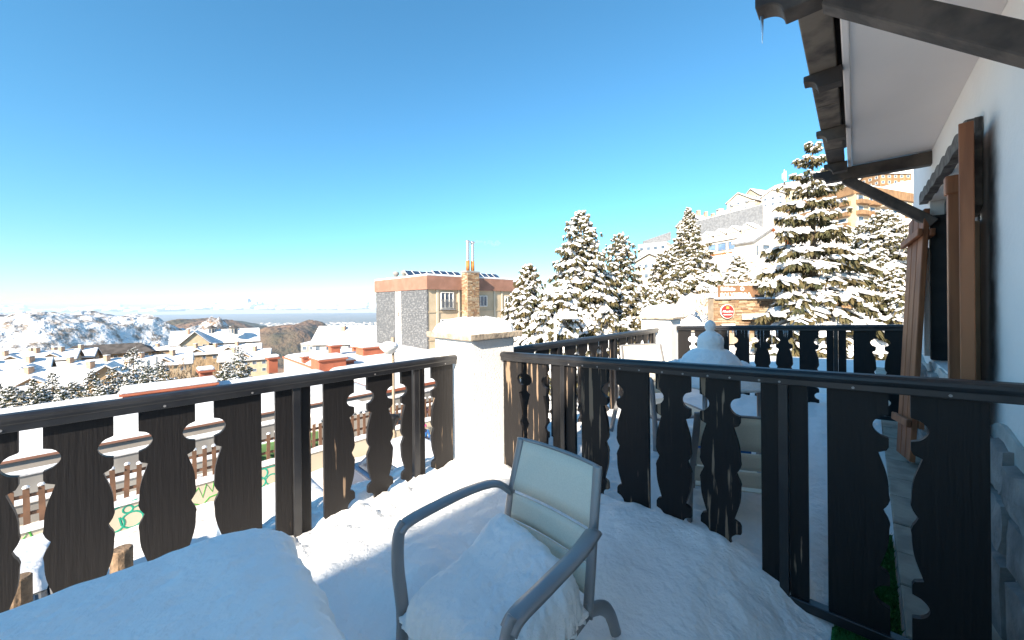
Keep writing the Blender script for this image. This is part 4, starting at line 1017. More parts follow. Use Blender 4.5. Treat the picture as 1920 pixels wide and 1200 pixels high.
for (d0, n0, z1, lab) in ((-26, 18.6, -3.80, "lower grey garden wall with a snow coping across the street"), (-26, 16.6, -4.0, "grey garden wall with a snow coping behind the picket fence")):
    w_ = thing("garden_wall", P(0, n0, -5), lab, "wall", "grey garden walls across the street")
    dn_box(w_, "wall_body", d0, 24, n0, n0 + .25, -5, z1, GREYC); bevel(dn_box(w_, "coping_snow", d0, 24, n0 - .06, n0 + .31, z1 + .001, z1 + .13, SNOWF), .05, 3)
lowc = thing("low_building", P(20, 30, -6), "broad snow roof with terracotta roof boxes and chimneys in front of the grey building", "building")
dn_box(lowc, "wall", 7.8, 30, 20.4, 41, -8, -3.86, PALEC); dn_box(lowc, "red_trim", 7.7, 30.1, 20.3, 41.1, -3.859, -3.70, REDW)
def rsn2(u, v):
    d, n = 7.75 + 22.3 * u, 20.35 + 20.7 * v; e = min(1, min(u, 1 - u) * 40, min(v, 1 - v) * 30); p = P(d, n)
    return (p.x, p.y, -3.70 + .26 * e ** .5 * (1 + .3 * fbm(d * .3, n * .3)))
grid("roof_snow", 60, 60, rsn2, SNOWF, lowc)
def red_box(root, px, py, Y, w, dp, h):
    c = W(px, py, Y); c.z = -3.62
    o = MB().box(c + Vector((0, 0, h / 2)), Dv * w, Nv * dp, (0, 0, h)).build("roof_box", REDW, root)
    MB().box(c + Vector((0, 0, h + .05)), Dv * (w + .25), Nv * (dp + .25), (0, 0, .1)).build("box_trim", REDW, o)
    bevel(MB().box(c + Vector((0, 0, h + .2)), Dv * (w + .2), Nv * (dp + .2), (0, 0, .2)).build("box_snow", SNOWF, o), .08, 3)
red_box(lowb, 322, 740, 20.3, 3.7, 1.6, .34); red_box(lowb, 386, 722, 23, .6, .8, .75)
red_box(lowc, 511, 703, 26.5, .55, .55, 1.0); red_box(lowc, 616, 698, 27.8, 1.9, 1.9, .75); red_box(lowc, 648, 694, 28.8, 1.0, .8, .4)
red_box(lowc, 574, 687, 31, .6, .6, .4); red_box(lowc, 627, 676, 34, .8, .8, 1.0); red_box(lowc, 694, 678, 34.5, 2.0, 1.6, .8); red_box(lowc, 666, 668, 37, .5, .5, .5)
c = W(612, 695, 28); c.z = -3.4
an = thing("television_aerial", c, "thin television aerial on the snowy roof in front of the white block", "aerial")
MB().tube([c, c + Vector((0, 0, 3.0))], .022, 6).build("mast", STEEL, an); 
for k in range(4): MB().tube([c + Vector((-.35, 0, 2.3 + k * .18)), c + Vector((.35, 0, 2.3 + k * .18))], .012, 5).build("crossbar", STEEL, an)
c = W(682, 674, 33.5); sd = thing("satellite_dish", c, "white satellite dish on the right-hand terracotta roof box", "dish")
MB().lathe(c, [(.02, 0), (.22, .03), (.38, .12), (.40, .14), (.36, .12), (.02, .02)], 20).build("reflector", LAMPG, sd, True).rotation_euler = (R(70), 0, R(20))

# ---- grey slate building with the stone chimney
def grey_building():
    C = Vector((-8.8, 38, 0)); zt = 4.22; Lr, Ll = 17.0, 11.6
    root = thing("apartment_block", Vector((C.x, C.y, -5)), "grey slate and cream apartment block with a tall stone chimney", "building")
    p = lambda a, b, z: Vector((C.x + Dv.x * a + Nv.x * b, C.y + Dv.y * a + Nv.y * b, z))
    MB().prism([p(0, 0, -6), p(Lr, 0, -6), p(Lr, Ll, -6), p(0, Ll, -6)], (0, 0, zt + 4.6)).build("wall", CREAM, root)
    # slate cladding: two panels with a glazed slit between, in shingle courses
    zc = zt - 1.42
    for b0, b1 in ((-.05, 5.35), (6.75, Ll + .05)):
        pan = MB().prism([p(-.03, b0, -6), p(-.03, b1, -6), p(-.03, b1, zc), p(-.03, b0, zc)], Dv * -.12).build("slate_panel", SLATE, root)
        V = []; F = []; rr = random.Random(int(b0 * 10) + 5); z = zc
        while z > -3.2:
            b = b0 + rr.uniform(-.2, 0)
            while b < b1 - .02:
                w = .30; o_ = -.15 - rr.uniform(.006, .03); k = len(V); a, e = max(b, b0), min(b + w - .012, b1)
                V += [p(o_ - .02, a, z - .235), p(o_ - .02, e, z - .235), p(o_ + .012, e, z), p(o_ + .012, a, z)]; F.append((k, k + 3, k + 2, k + 1)); b += w
            z -= .23
        sl = obj_from("slates", V, F, SLATE, pan); sl["kind"] = "stuff"
    gl = MB().prism([p(-.04, 5.36, -6), p(-.04, 6.74, -6), p(-.04, 6.74, zc), p(-.04, 5.36, zc)], Dv * -.02).build("glazed_slit", mat("pale_slit_glass", (.62, .58, .52), (.45, .45, .45), rough=.2, scale=.8), root)
    for b in (5.45, 6.65): MB().prism([p(-.07, b - .06, -6), p(-.07, b + .06, -6), p(-.07, b + .06, zc), p(-.07, b - .06, zc)], Dv * -.10).build("slit_frame", WFRAME, gl)
    z = zc
    k = 0
    while z > -4:
        MB().prism([p(-.08, 5.52, z - .09), p(-.08, 6.58, z - .09), p(-.08, 6.58, z), p(-.08, 5.52, z)], Dv * -.08).build("transom", WFRAME, gl)
        if k % 2: 
            for s_ in (0, 1): MB().beam(p(-.12, 5.55, z - .15 - 1.6 * s_), p(-.12, 6.55, z - .15 - 1.6 * (1 - s_)), .04, .05).build("cross_bar", GREYW, gl)
        z -= 1.75; k += 1
    # fascia and flat roof
    f = MB()
    e = .28
    ring = [p(-e, -e, zc), p(Lr, -e, zc), p(Lr, Ll + e, zc), p(-e, Ll + e, zc)]
    MB().prism(ring, (0, 0, zt - zc)).build("fascia", FASC, root)
    bevel(MB().prism([q + Vector((0, 0, zt - zc + .001)) for q in ring], (0, 0, .22)).build("roof_snow", SNOWF, root), .09, 3)
    # right-hand facade
    W_ = [(1.55, 3.25, zc - 2.05, zc - .25), (1.55, 3.25, zc - 5.0, zc - 3.2), (6.6, 8.2, zc - 1.9, zc - .6), (6.6, 8.2, zc - 4.8, zc - 3.5), (11.2, 12.8, zc - 1.9, zc - .6)]
    windows_on(root, p(0, 0, 0), p(Lr, 0, 0), W_, depth=.14, bars=2)
    for k, a in enumerate((1.0, 3.85, 9.3, 10.6)):
        bevel(MB().prism([p(a, -.002, -6), p(a + .28, -.002, -6), p(a + .28, -.002, zc - .002), p(a, -.002, zc - .002)], Nv * -.10).build("pilaster", OCHRE if False else CREAM2, root), .02, 1)
    for zz in (zc - 2.45, zc - 5.4):
        MB().prism([p(.0, -.004, zz), p(Lr, -.004, zz), p(Lr, -.004, zz + .12), p(0, -.004, zz + .12)], Nv * -.08).build("string_course", CREAM, root)
    bal = MB()
    for k in range(11):
        a = 1.5 + 1.8 * k / 10; bal.prism([p(a, -.20, zc - 2.05), p(a + .03, -.20, zc - 2.05), p(a + .03, -.20, zc - 1.15), p(a, -.20, zc - 1.15)], Nv * -.03)
    bal.prism([p(1.45, -.19, zc - 1.15), p(3.35, -.19, zc - 1.15), p(3.35, -.19, zc - 1.08), p(1.45, -.19, zc - 1.08)], Nv * -.05)
    bal.prism([p(1.45, -.002, zc - 2.2), p(3.35, -.002, zc - 2.2), p(3.35, -.002, zc - 2.1), p(1.45, -.002, zc - 2.1)], Nv * -.28)
    bal.build("balcony_rail", GREYMET, root)
    # stone chimney stack on the facade
    a0, a1, dp = 4.25, 5.95, .95
    ch = MB().prism([p(a0, -.31, -6), p(a1, -.31, -6), p(a1, -.31, zt + .5), p(a0, -.31, zt + .5)], Nv * -dp).build("stone_chimney", SMORT, root)
    V, F, MI = [], [], []; rr = random.Random(9); n = 0
    def stone(q, face, z, hh, x0, x1):
        mb = MB(); d_ = rr.uniform(.02, .07)
        if face == 0: pts = [p(x0, -.31 - dp, z), p(x1, -.31 - dp, z), p(x1, -.31 - dp, z + hh), p(x0, -.31 - dp, z + hh)]; ex = Nv * -d_
        else: pts = [p(a0, -.31 - x0, z), p(a0, -.31 - x1, z), p(a0, -.31 - x1, z + hh), p(a0, -.31 - x0, z + hh)]; ex = Dv * -d_
        return mb.prism(pts, ex)
    acc = [MB(), MB(), MB()]
    z = -3
    while z < zt + .45:
        hh = rr.uniform(.09, .16)
        for face, Lx in ((0, a1 - a0), (1, dp)):
            x = 0
            while x < Lx - .05:
                w = min(rr.uniform(.25, .6), Lx - x); m_ = stone(None, face, z, hh - .02, (a0 if face == 0 else 0) + x, (a0 if face == 0 else 0) + x + w - .02)
                acc[rr.randrange(3)].add(m_.v, m_.f); x += w
        z += hh
    for a_, m_ in zip(acc, (SSTONE, SSTONE2, SSTONE3)):
        o_ = a_.build("chimney_stones", m_, ch); o_["kind"] = "stuff"
    bevel(MB().prism([p(a0 - .12, -.25, zt + .501), p(a1 + .12, -.25, zt + .501), p(a1 + .12, -.37 - dp, zt + .501), p(a0 - .12, -.37 - dp, zt + .501)], (0, 0, .22)).build("chimney_cap", GREYC, ch), .03, 2)
    tips = []
    for a, h in ((4.75, 3.25), (5.45, 3.2)):
        q = p(a, -.75, zt + .72)
        fl = MB().tube([q, q + Vector((0, 0, 1.15))], .21, 14).build("flue", RUST, ch, True)
        pr = [(.20, 1.15)]
        zz = 1.15
        while zz < h - .1: pr += [(.20, zz + .02), (.215, zz + .04), (.20, zz + .06)]; zz += .28
        pr += [(.20, h), (.30, h + .03), (.30, h + .10), (.16, h + .22), (.03, h + .27)]
        MB().lathe(q, pr, 14).build("flue_sleeve", STEEL, fl, True); tips.append(q + Vector((0, 0, h)))
    # rooftop: vents and tilted solar panels
    for b in (7.6, 9.6): 
        q = p(1.5, b, zt + .2); v = MB().lathe(q, [(.25, 0), (.25, .5), (.38, .55), (.38, .85), (.1, 1.0)], 12).build("roof_vent", GREYC, root, True)
    for a, b, cnt in ((2.6, 5.6, 6), (5.2, 3.6, 4), (9.2, 2.9, 6)):
        for k in range(cnt):
            q = p(a + k * 1.02 - 1.6, b, zt + .3); up = (Vector((0, 0, 1)) * .55 + Nv * .8)
            fr = MB().prism([q, q + Dv * .98, q + Dv * .98 + up * 1.5, q + up * 1.5], up.cross(Dv).normalized() * .06).build("solar_panel", WFRAME, root)
            o_ = up.cross(Dv).normalized(); sgn = 1 if o_.dot(-Nv) > 0 else -1
            off = o_ * (.064 if sgn > 0 else -.004)
            MB().prism([q + Dv * .05 + up * .06 + off, q + Dv * .93 + up * .06 + off, q + Dv * .93 + up * 1.44 + off, q + Dv * .05 + up * 1.44 + off], o_ * (.004 * sgn)).build("pane", SOLAR, fr)
            MB().beam(q + up * 1.4 + Dv * .5, Vector((*(q + up * 1.4 + Dv * .5)[:2], zt + .1)), .05, .05, (1, 0, 0)).build("strut", STEEL, fr)
    return tips
TIPS = grey_building()

# ---- hillside buildings on the right
def foot_px(pts): return [tuple(W(px, HY, Y)[:2]) for px, Y in pts]
def hotel_white():
    zb = gz(W(1400, 500, 90)) - 6
    A, B, C_ = vxy(W(1296, 500, 104)), vxy(W(1421, 500, 86)), vxy(W(1494, 500, 95))
    D_ = A + (C_ - B)
    root = thing("hotel", Vector((B.x, B.y, zb)), "white hotel with a long grey roof band and an orange wood storey", "building")
    zA = W(1296, 462, 104).z; zB = W(1421, 405, 86).z
    ze = W(1421, 440, 86).z
    block(root, "wall", [A[:2], B[:2], C_[:2], D_[:2]], zb, ze, WHITER)
    t = (B - A).normalized(); out = Vector((t.y, -t.x, 0)); L = (B - A).length
    up = lambda v, z: Vector((v.x, v.y, z))
    # tall roof: grey metal slope above the eave, gable facing right
    Mx = (B + C_) / 2; Mo = (A + D_) / 2; zr = W(1440, 392, 90).z
    Bi = B - out * 2.0; Ai = A - out * 2.0
    rb = MB(); rb.add([up(Ai, ze), up(Bi, ze), up(C_, ze), up(D_, ze), up(Ai, zr), up(Bi, zr), up(C_, ze + 1.5), up(D_, ze + 1.5)], [(0, 1, 5, 4), (1, 2, 6, 5), (2, 3, 7, 6), (3, 0, 4, 7), (4, 5, 6, 7)])
    rb.build("upper_wall", WHITER, root)
    MB().prism([up(Ai + out * .05, ze + 1.0), up(Bi + out * .05, ze + 1.0), up(Bi + out * .05, zr + .3), up(Ai + out * .05, zr + .3)], out * .15).build("roof_band", GREYMET, root)
    bevel(MB().prism([up(A + out * .5, ze + .02), up(B + out * .5, ze + .02), up(Bi + out * .22, ze + .9), up(Ai + out * .22, ze + .9)], (0, 0, .5)).build("roof_snow", SNOWF, root), .2, 2)
    bevel(MB().prism([up(Ai, zr + .02), up(Bi, zr + .02), up(C_, ze + 1.55), up(D_, ze + 1.55)], (0, 0, .5)).build("roof_snow", SNOWF, root), .2, 2)
    for k in range(4):  # dormers
        c = A + t * (L * (.28 + .2 * k)); 
        q = lambda a, o_, z: up(c + t * a - out * o_, z)
        dm = MB(); dm.add([q(-1.6, -.1, ze), q(1.6, -.1, ze), q(1.6, -.1, ze + 1.9), q(0, -.1, ze + 3.0), q(-1.6, -.1, ze + 1.9), q(-1.6, 3, ze), q(1.6, 3, ze), q(1.6, 3, ze + 1.9), q(0, 3, ze + 3.0), q(-1.6, 3, ze + 1.9)], [(0, 1, 2, 3, 4), (1, 6, 7, 2), (0, 4, 9, 5), (2, 7, 8, 3), (4, 3, 8, 9)])
        d_ = dm.build("dormer", WHITER, root)
        for sg in (-1, 1): MB().prism([q(sg * 1.9, -.4, ze + 1.75), q(0, -.4, ze + 3.08), q(0, 3, ze + 3.08), q(sg * 1.9, 3, ze + 1.75)], (0, 0, .35)).build("dormer_snow", SNOWF, d_)
        windows_on(d_, A, B, [(L * (.28 + .2 * k) - .8, L * (.28 + .2 * k) + .8, ze + .4, ze + 1.7)], frame=GREYMET, depth=.22)
    for k in range(3): chimney(root, up(A + t * L * (.35 + .22 * k) - out * 3.2, zr - 1.2), 1.3, 3.2, WHITER)
    H_ = 3.1
    blu = mat("blue_window_glass", (.16, .24, .36), (.10, .16, .26), rough=.12, scale=.6, spec=.6)
    windows_on(root, A, B, [(L * .30 + k * 3.0, L * .30 + k * 3.0 + 2.3, ze - 2.5, ze - .5) for k in range(5)], frame=GREYMET, glass=blu, depth=.2)
    MB().prism([up(A + t * L * .22, ze - 5.6), up(A + t * L * .66, ze - 5.6), up(A + t * L * .66, ze - 3.1), up(A + t * L * .22, ze - 3.1)], out * .06).build("orange_storey", ORWOOD, root)
    windows_on(root, A, B, [(L * .26 + k * 2.9, L * .26 + k * 2.9 + 1.9, ze - 5.2, ze - 3.4) for k in range(4)], frame=GREYMET, glass=blu, depth=.22)
    bevel(MB().prism([up(A + t * L * .15, ze - 6.2), up(A + t * L * .70, ze - 6.2), up(A + t * L * .70 + out * 1.4, ze - 6.2), up(A + t * L * .15 + out * 1.4, ze - 6.2)], (0, 0, .5)).build("balcony", SNOWF, root), .15, 2)
    windows_on(root, A, B, [(L * .2 + k * 4.6, L * .2 + k * 4.6 + 1.6, ze - 9.2, ze - 7.2) for k in range(5)], frame=WFRAME, depth=.2)
    windows_on(root, A, B, [(L * .2 + k * 4.6, L * .2 + k * 4.6 + 1.4, ze - 12.4, ze - 10.6) for k in range(5)], frame=WFRAME, depth=.2)
    Lc = (C_ - B).length
    windows_on(root, B, C_, [(1.5, 3.2, ze - 2.0, ze - .6), (5, 6.5, ze - 2.0, ze - .6)], frame=GREYMET, glass=blu)
hotel_white()
def wing():
    B, C_ = vxy(W(1412, 500, 74)), vxy(W(1476, 500, 78)); t = (C_ - B).normalized(); out = Vector((t.y, -t.x, 0)); up = lambda v, z: Vector((v.x, v.y, z))
    zb = gz(B) - 4; zl = W(1412, 452, 74).z; zr = W(1450, 430, 76).z; L = (C_ - B).length
    root = thing("hotel_wing", up(B, zb), "narrow white gabled hotel wing with an orange gable edge", "building")
    f = [B, C_, C_ - out * 4, B - out * 4]; M0 = (B + C_) / 2
    mb = MB(); mb.add([up(v, zb) for v in f] + [up(v, zl) for v in f] + [up(M0, zr), up(M0 - out * 4, zr)], [(0, 1, 5, 8, 4), (1, 2, 6, 9, 5), (2, 3, 7, 9, 6), (3, 0, 4, 8, 9, 7)]); mb.build("wall", WHITER, root)
    for a, nm in ((B - t * .6, 1), (C_ + t * .6, -1)):
        pts = [up(a + out * .6, zl - .3), up(M0 + out * .6, zr + .05), up(M0 - out * 4.4, zr + .05), up(a - out * 4.4, zl - .3)]
        rf = MB().prism(pts, (0, 0, .2)).build("roof", ORWOOD if nm < 0 else GREYMET, root); snow_sheet(rf, "roof_snow", [q + Vector((0, 0, .21)) for q in pts], .45)
    windows_on(root, B, C_, [(1.0, 1.6, zl - 3, zl - .8), (3.0, 5.0, zl - 2, zl - .6), (3.0, 5.0, zl - 5, zl - 3.8), (1.0, 1.6, zl - 6.4, zl - 4.2)], frame=GREYMET)
    bevel(MB().prism([up(C_ - t * 1.2 + out * .02, zl - 1.6), up(C_ + t * 3.5 + out * .02, zl - 1.6), up(C_ + t * 3.5 + out * 1.2, zl - 1.6), up(C_ - t * 1.2 + out * 1.2, zl - 1.6)], (0, 0, 1.0)).build("balcony", ORWOOD, root), .05, 1)
wing()
def hotel_brown():
    A, B, C_ = vxy(W(1478, 400, 122)), vxy(W(1604, 400, 100)), vxy(W(1735, 400, 112)); up = lambda v, z: Vector((v.x, v.y, z))
    zt = W(1604, 352, 100).z; zb = gz(B) - 10
    root = thing("hotel", up(B, zb), "brown wooden balconied hotel on the slope below the eaves", "building")
    D_ = A + C_ - B
    block(root, "wall", [A[:2], B[:2], C_[:2], D_[:2]], zb, zt, CREAM)
    bevel(block(root, "roof_snow", [A[:2], B[:2], C_[:2], D_[:2]], zt + .9, zt + 1.6, SNOWF), .3, 2)
    for S0, S1 in ((A, B), (B, C_)):
        t = (S1 - S0).normalized(); out = Vector((t.y, -t.x, 0)); L = (S1 - S0).length
        MB().prism([up(S0, zt - 1.6), up(S1, zt - 1.6), up(S1, zt + .9), up(S0, zt + .9)], out * .5).build("parapet", BRWOOD, root)
        for k in range(5):
            z = zt - 4.4 - 3.0 * k
            if z < zb + 2: break
            x = 0
            while x < L - 4:
                w = 4.6
                bl = MB().prism([up(S0 + t * (x + .2), z), up(S0 + t * (x + w), z), up(S0 + t * (x + w), z + 1.1), up(S0 + t * (x + .2), z + 1.1)], out * 1.3).build("balcony", BRWOOD if rng.random() < .75 else WHITER, root)
                if rng.random() < .6: bevel(MB().prism([up(S0 + t * (x + .2) + out * 1.0, z + 1.101), up(S0 + t * (x + w) + out * 1.0, z + 1.101), up(S0 + t * (x + w) + out * 1.4, z + 1.101), up(S0 + t * (x + .2) + out * 1.4, z + 1.101)], (0, 0, .25)).build("balcony_snow", SNOWF, bl), .08, 2)
                x += 5.4
            windows_on(root, S0, S1, [(1 + 5.4 * q, 3.6 + 5.4 * q, z + 1.0, z + 2.6) for q in range(int(L / 5.4))], frame=WFRAME)
hotel_brown()
def far_house(label, px, py, Y, w, dp, rot, hgt, rh, m, **kw): return house("hill_house", label, px, py, Y, w, dp, R(rot), hgt, rh, m, 2, 5, group="houses on the right-hand hill", **kw)
far_house("dark-topped modern block at the left foot of the right-hand hill", 1232, 462, 135, 12, 10, 52, 10, .6, WHITER, kind="flat")
b0, b1 = W(1206, 452, 140), W(1258, 434, 128)
o = MB().prism([Vector((b0.x, b0.y, W(1206, 470, 140).z)), Vector((b1.x, b1.y, W(1258, 450, 128).z)), b1, b0], (0, .6, 0)).build("roof_screen", GREYMET); tag(o, "slanting dark metal roof screen at the left foot of the hill", "roof screen")
far_house("pale stone-fronted house at the left foot of the hill", 1228, 492, 110, 9, 8, 50, 8, 2, CREAM2)
far_house("snow-roofed house with three chimneys above the white hotel", 1318, 425, 150, 18, 11, 30, 6, 4, WHITER, chim=[(-5, 2, 2, BRK), (0, 2, 2, BRK), (5, 2, 2, BRK)])
far_house("snowed-in house high on the skyline left of the spire", 1405, 382, 200, 22, 12, 30, 5, 4, CREAM2)
far_house("small arched-roof house on the skyline", 1422, 370, 210, 12, 9, 20, 4, 4, CREAM)
far_house("grey-roofed house just below the spire", 1462, 372, 190, 18, 10, 35, 5, 3, WHITER)
far_house("long snow-roofed house right of the spire", 1500, 362, 185, 20, 10, 10, 6, 3, CREAM)
far_house("tan snow-roofed house high on the hill below the eaves", 1660, 332, 190, 16, 10, 0, 6, 3, BRWOOD)
far_house("white snow-roofed house half buried left of the brown hotel", 1478, 405, 140, 12, 9, 25, 5, 3, WHITER)
t = W(1471, 362, 185); sp = thing("antenna_spire", t, "dark pyramid spire carrying a white antenna mast on the skyline", "antenna")
MB().lathe(t - Vector((0, 0, 1)), [(2.6, 0), (.2, 7)], 4).build("spire", DARKR, sp); MB().tube([t + Vector((0, 0, 5.5)), t + Vector((0, 0, 12))], .18, 8).build("mast", LAMPG, sp)
for k in range(5):
    a = k * 1.25; MB().tube([t + Vector((math.cos(a) * .8, math.sin(a) * .8, 6.2 + k * .5)), t + Vector((math.cos(a) * .8, math.sin(a) * .8, 9.0 + k * .5))], .22, 6).build("antenna_panel", LAMPG, sp)
# mobile-phone antenna in the town
t = W(294, 706, 60); sp = thing("antenna_mast", Vector((t.x, t.y, gz(t))), "white panel antenna mast rising between the town firs", "antenna")
MB().tube([Vector((t.x, t.y, gz(t))), W(294, 668, 60)], .14, 8).build("mast", STEEL, sp)
for dx in (-1.1, 0, 1.0):
    q = W(294, 690, 60) + Vector((dx, 0, 0)); bevel(MB().box(q + Vector((0, -.3, .1)), (.42, 0, 0), (0, .25, 0), (0, 0, 2.5)).build("antenna_panel", LAMPG, sp), .06, 2)
    MB().beam(q, W(294, 690, 60), .06, .06, (0, 0, 1)).build("arm", STEEL, sp) if dx else None

# ---- stone wall with signs
def sign_wall():
    Y = 16.0; a, b = W(1337, 560, Y), W(1765, 560, Y + .6); A, B = vxy(a), vxy(b); t = (B - A).normalized(); out = Vector((t.y, -t.x, 0)); up = lambda v, z: Vector((v.x, v.y, z))
    z1 = W(1400, 560, Y).z; z0 = -.6; L = (B - A).length
    root = thing("stone_wall", up(A, z0), "tan dry-stone wall carrying the signs, behind the far railing", "wall")
    body = MB().prism([up(A, z0), up(B, z0), up(B, z1), up(A, z1)], out * -.4).build("wall_core", SMORT, root)
    rr = random.Random(4); z = z0 + .5; cnt = 0; stuff = MB()
    while z < z1 - .03:
        hh = rr.uniform(.055, .11); x = 0
        while x < L:
            w = min(rr.uniform(.16, .46), L - x)
            if w > .06:
                d_ = rr.uniform(.02, .07); j = lambda: rr.uniform(-.008, .008); q = lambda xx, zz: up(A + t * xx, zz) + out * .001
                mb = MB().prism([q(x + .012, z + j()), q(x + w - .012, z + j()), q(x + w - .012, min(z1, z + hh - .014) + j()), q(x + .012, min(z1, z + hh - .014) + j())], out * d_)
                if x < 3.7 and cnt < 290 and z > .1: mb.build("stone", (SSTONE, SSTONE2, SSTONE3, SSTONE, SSTONE2)[rr.randrange(5)], body); cnt += 1
                else: stuff.add(mb.v, mb.f)
            x += w
        z += hh
    o = stuff.build("far_stones", SSTONE, body); o["kind"] = "stuff"
    def capf(u, v):
        q = A + t * (L * u) + out * (.16 - .65 * v); e = math.sin(math.pi * v) ** .5
        return (q.x, q.y, z1 - .01 + .07 * e * (1 + .3 * fbm(u * 14, v * 2, 3)))
    tag(grid("snow_ridge", 120, 9, capf, SNOWF), "snow lying along the top of the stone sign wall", "snow")
    # brown building sign above the wall
    s0, s1 = vxy(W(1347, 550, Y + .25)), vxy(W(1432, 550, Y + .35)); zt = W(1390, 535, Y + .3).z; zl = W(1390, 558, Y + .3).z
    ts = (s1 - s0).normalized(); os_ = Vector((ts.y, -ts.x, 0))
    sg = thing("building_sign", up((s0 + s1) / 2, zl), "brown name board with white letters standing on the stone wall", "sign")
    bevel(MB().prism([up(s0, zl), up(s1, zl), up(s1, zt), up(s0, zt)], os_ * -.06).build("board", SIGNB, sg), .01, 1)
    for s_ in (s0 + ts * .1, s1 - ts * .1): MB().tube([up(s_ - os_ * .1, z1 - .3), up(s_ - os_ * .1, zt + .05)], .03, 8).build("post", GREYMET, sg)
    def text(body_, parent, org, tx, ux, size, m, z, lw=.0, nm="lettering"):
        cu = bpy.data.curves.new("txt", 'FONT'); cu.body = body_; cu.size = size; cu.extrude = .006; cu.offset = lw; cu.resolution_u = 2
        tmp = bpy.data.objects.new("txt", cu); COL.objects.link(tmp); dg = bpy.context.evaluated_depsgraph_get(); dg.update()
        me = bpy.data.meshes.new_from_object(tmp.evaluated_get(dg)); bpy.data.objects.remove(tmp)
        V = [org + tx * v.co.x + Vector((0, 0, v.co.y)) + ux * v.co.z for v in me.vertices]; F = [tuple(p.vertices) for p in me.polygons]
        return obj_from(nm, V, F, m, parent)
    H_ = zt - zl; wd = (s1 - s0).length
    text("Edificio", sg, up(s0 + ts * .10 + os_ * .012, zl + H_ * .58), ts, os_, H_ * .42, LETTER, 0, .010)
    text("SOLYSIERRA", sg, up(s0 + ts * .08 + os_ * .012, zl + H_ * .06), ts, os_, H_ * .47, LETTER, 0, .012)
    c = up(s0 + ts * wd * .52 + os_ * .008, zl + H_ * .72); mb = MB(); k = 20
    ring = lambda r_: [c + (ts * math.cos(6.283 * i / k) + Vector((0, 0, math.sin(6.283 * i / k)))) * r_ for i in range(k)]
    o1, o2 = ring(H_ * .17), ring(H_ * .08); mb.add([v for v in o1 + o2] + [v + os_ * .01 for v in o1 + o2], [(2 * k + i, 2 * k + (i + 1) % k, 3 * k + (i + 1) % k, 3 * k + i) for i in range(k)] + [(i, (i + 1) % k, 2 * k + (i + 1) % k, 2 * k + i) for i in range(k)]); mb.build("sun_emblem", LETTER, sg)
    # round red sign
    q = W(1364, 584, Y - .12); rs = thing("round_sign", q, "round dark red sign with pale script on the stone wall", "sign"); k = 28; rad = 12.2 / FPX * Y
    ring = [q + (t * math.cos(6.283 * i / k) + Vector((0, 0, math.sin(6.283 * i / k) * 1.0))) * rad for i in range(k)]
    rim = MB().prism([q + (v - q) * 1.08 for v in ring], out * -.05).build("rim", LETTER, rs)
    MB().prism([v + out * .002 for v in ring], out * .012).build("disc", SIGNR, rs)
    text("Alhambra", rs, q - t * rad * .80 + Vector((0, 0, -rad * .12)) + out * .022, t, out, rad * .42, LETTER, 0, .004)
    MB().prism([q + t * a_ * rad + Vector((0, 0, b_ * rad)) + out * .016 for a_, b_ in ((-.72, -.42), (.72, -.42), (.62, -.55), (-.62, -.55))], out * .006).build("stripe", LETTER, rs)
    MB().prism([q + t * a_ * rad + Vector((0, 0, b_ * rad)) + out * .016 for a_, b_ in ((-.28, .42), (.28, .42), (.2, .6), (.28, .85), (.1, .7), (0, .92), (-.1, .7), (-.28, .85), (-.2, .6))], out * .006).build("emblem", mat("gold_paint", (.5, .33, .08), rough=.5), rs)
    # white blank sign
    q0, q1 = W(1391, 599, Y - .1), W(1444, 588, Y - .1); ws = MB().prism([q0, Vector((q1.x, q1.y, q0.z)), q1, Vector((q0.x, q0.y, q1.z))], out * .04).build("blank_sign", LETTER); tag(bevel(ws, .008, 1), "blank white rectangular sign on the stone wall", "sign")
    q0, q1 = W(1353, 612, Y - .1), W(1378, 607, Y - .1); ws = MB().prism([q0, Vector((q1.x, q1.y, q0.z)), q1, Vector((q0.x, q0.y, q1.z))], out * .04).build("notice_plate", LETTER); tag(bevel(ws, .008, 1), "small white plate low on the stone wall under the round sign", "sign")
    # railing on the slope above the wall
    fr = thing("slope_fence", W(1600, 545, 19), "dark post-and-rail fence on the snowy slope above the wall", "fence")
    pr = [(1432, 556), (1470, 552), (1510, 550), (1548, 547), (1580, 543), (1626, 538), (1658, 534), (1700, 530), (1745, 526)]
    pts = [W(x, y, 19) for x, y in pr]
    for q in pts: MB().tube([q - Vector((0, 0, .9)), q + Vector((0, 0, .55))], .035, 7).build("post", BEAM, fr)
    for hh in (.48, .15, -.2):
        for u_, v_ in zip(pts, pts[1:]): MB().tube([u_ + Vector((0, 0, hh)), v_ + Vector((0, 0, hh))], .024, 6).build("rail", BEAM, fr)
sign_wall()

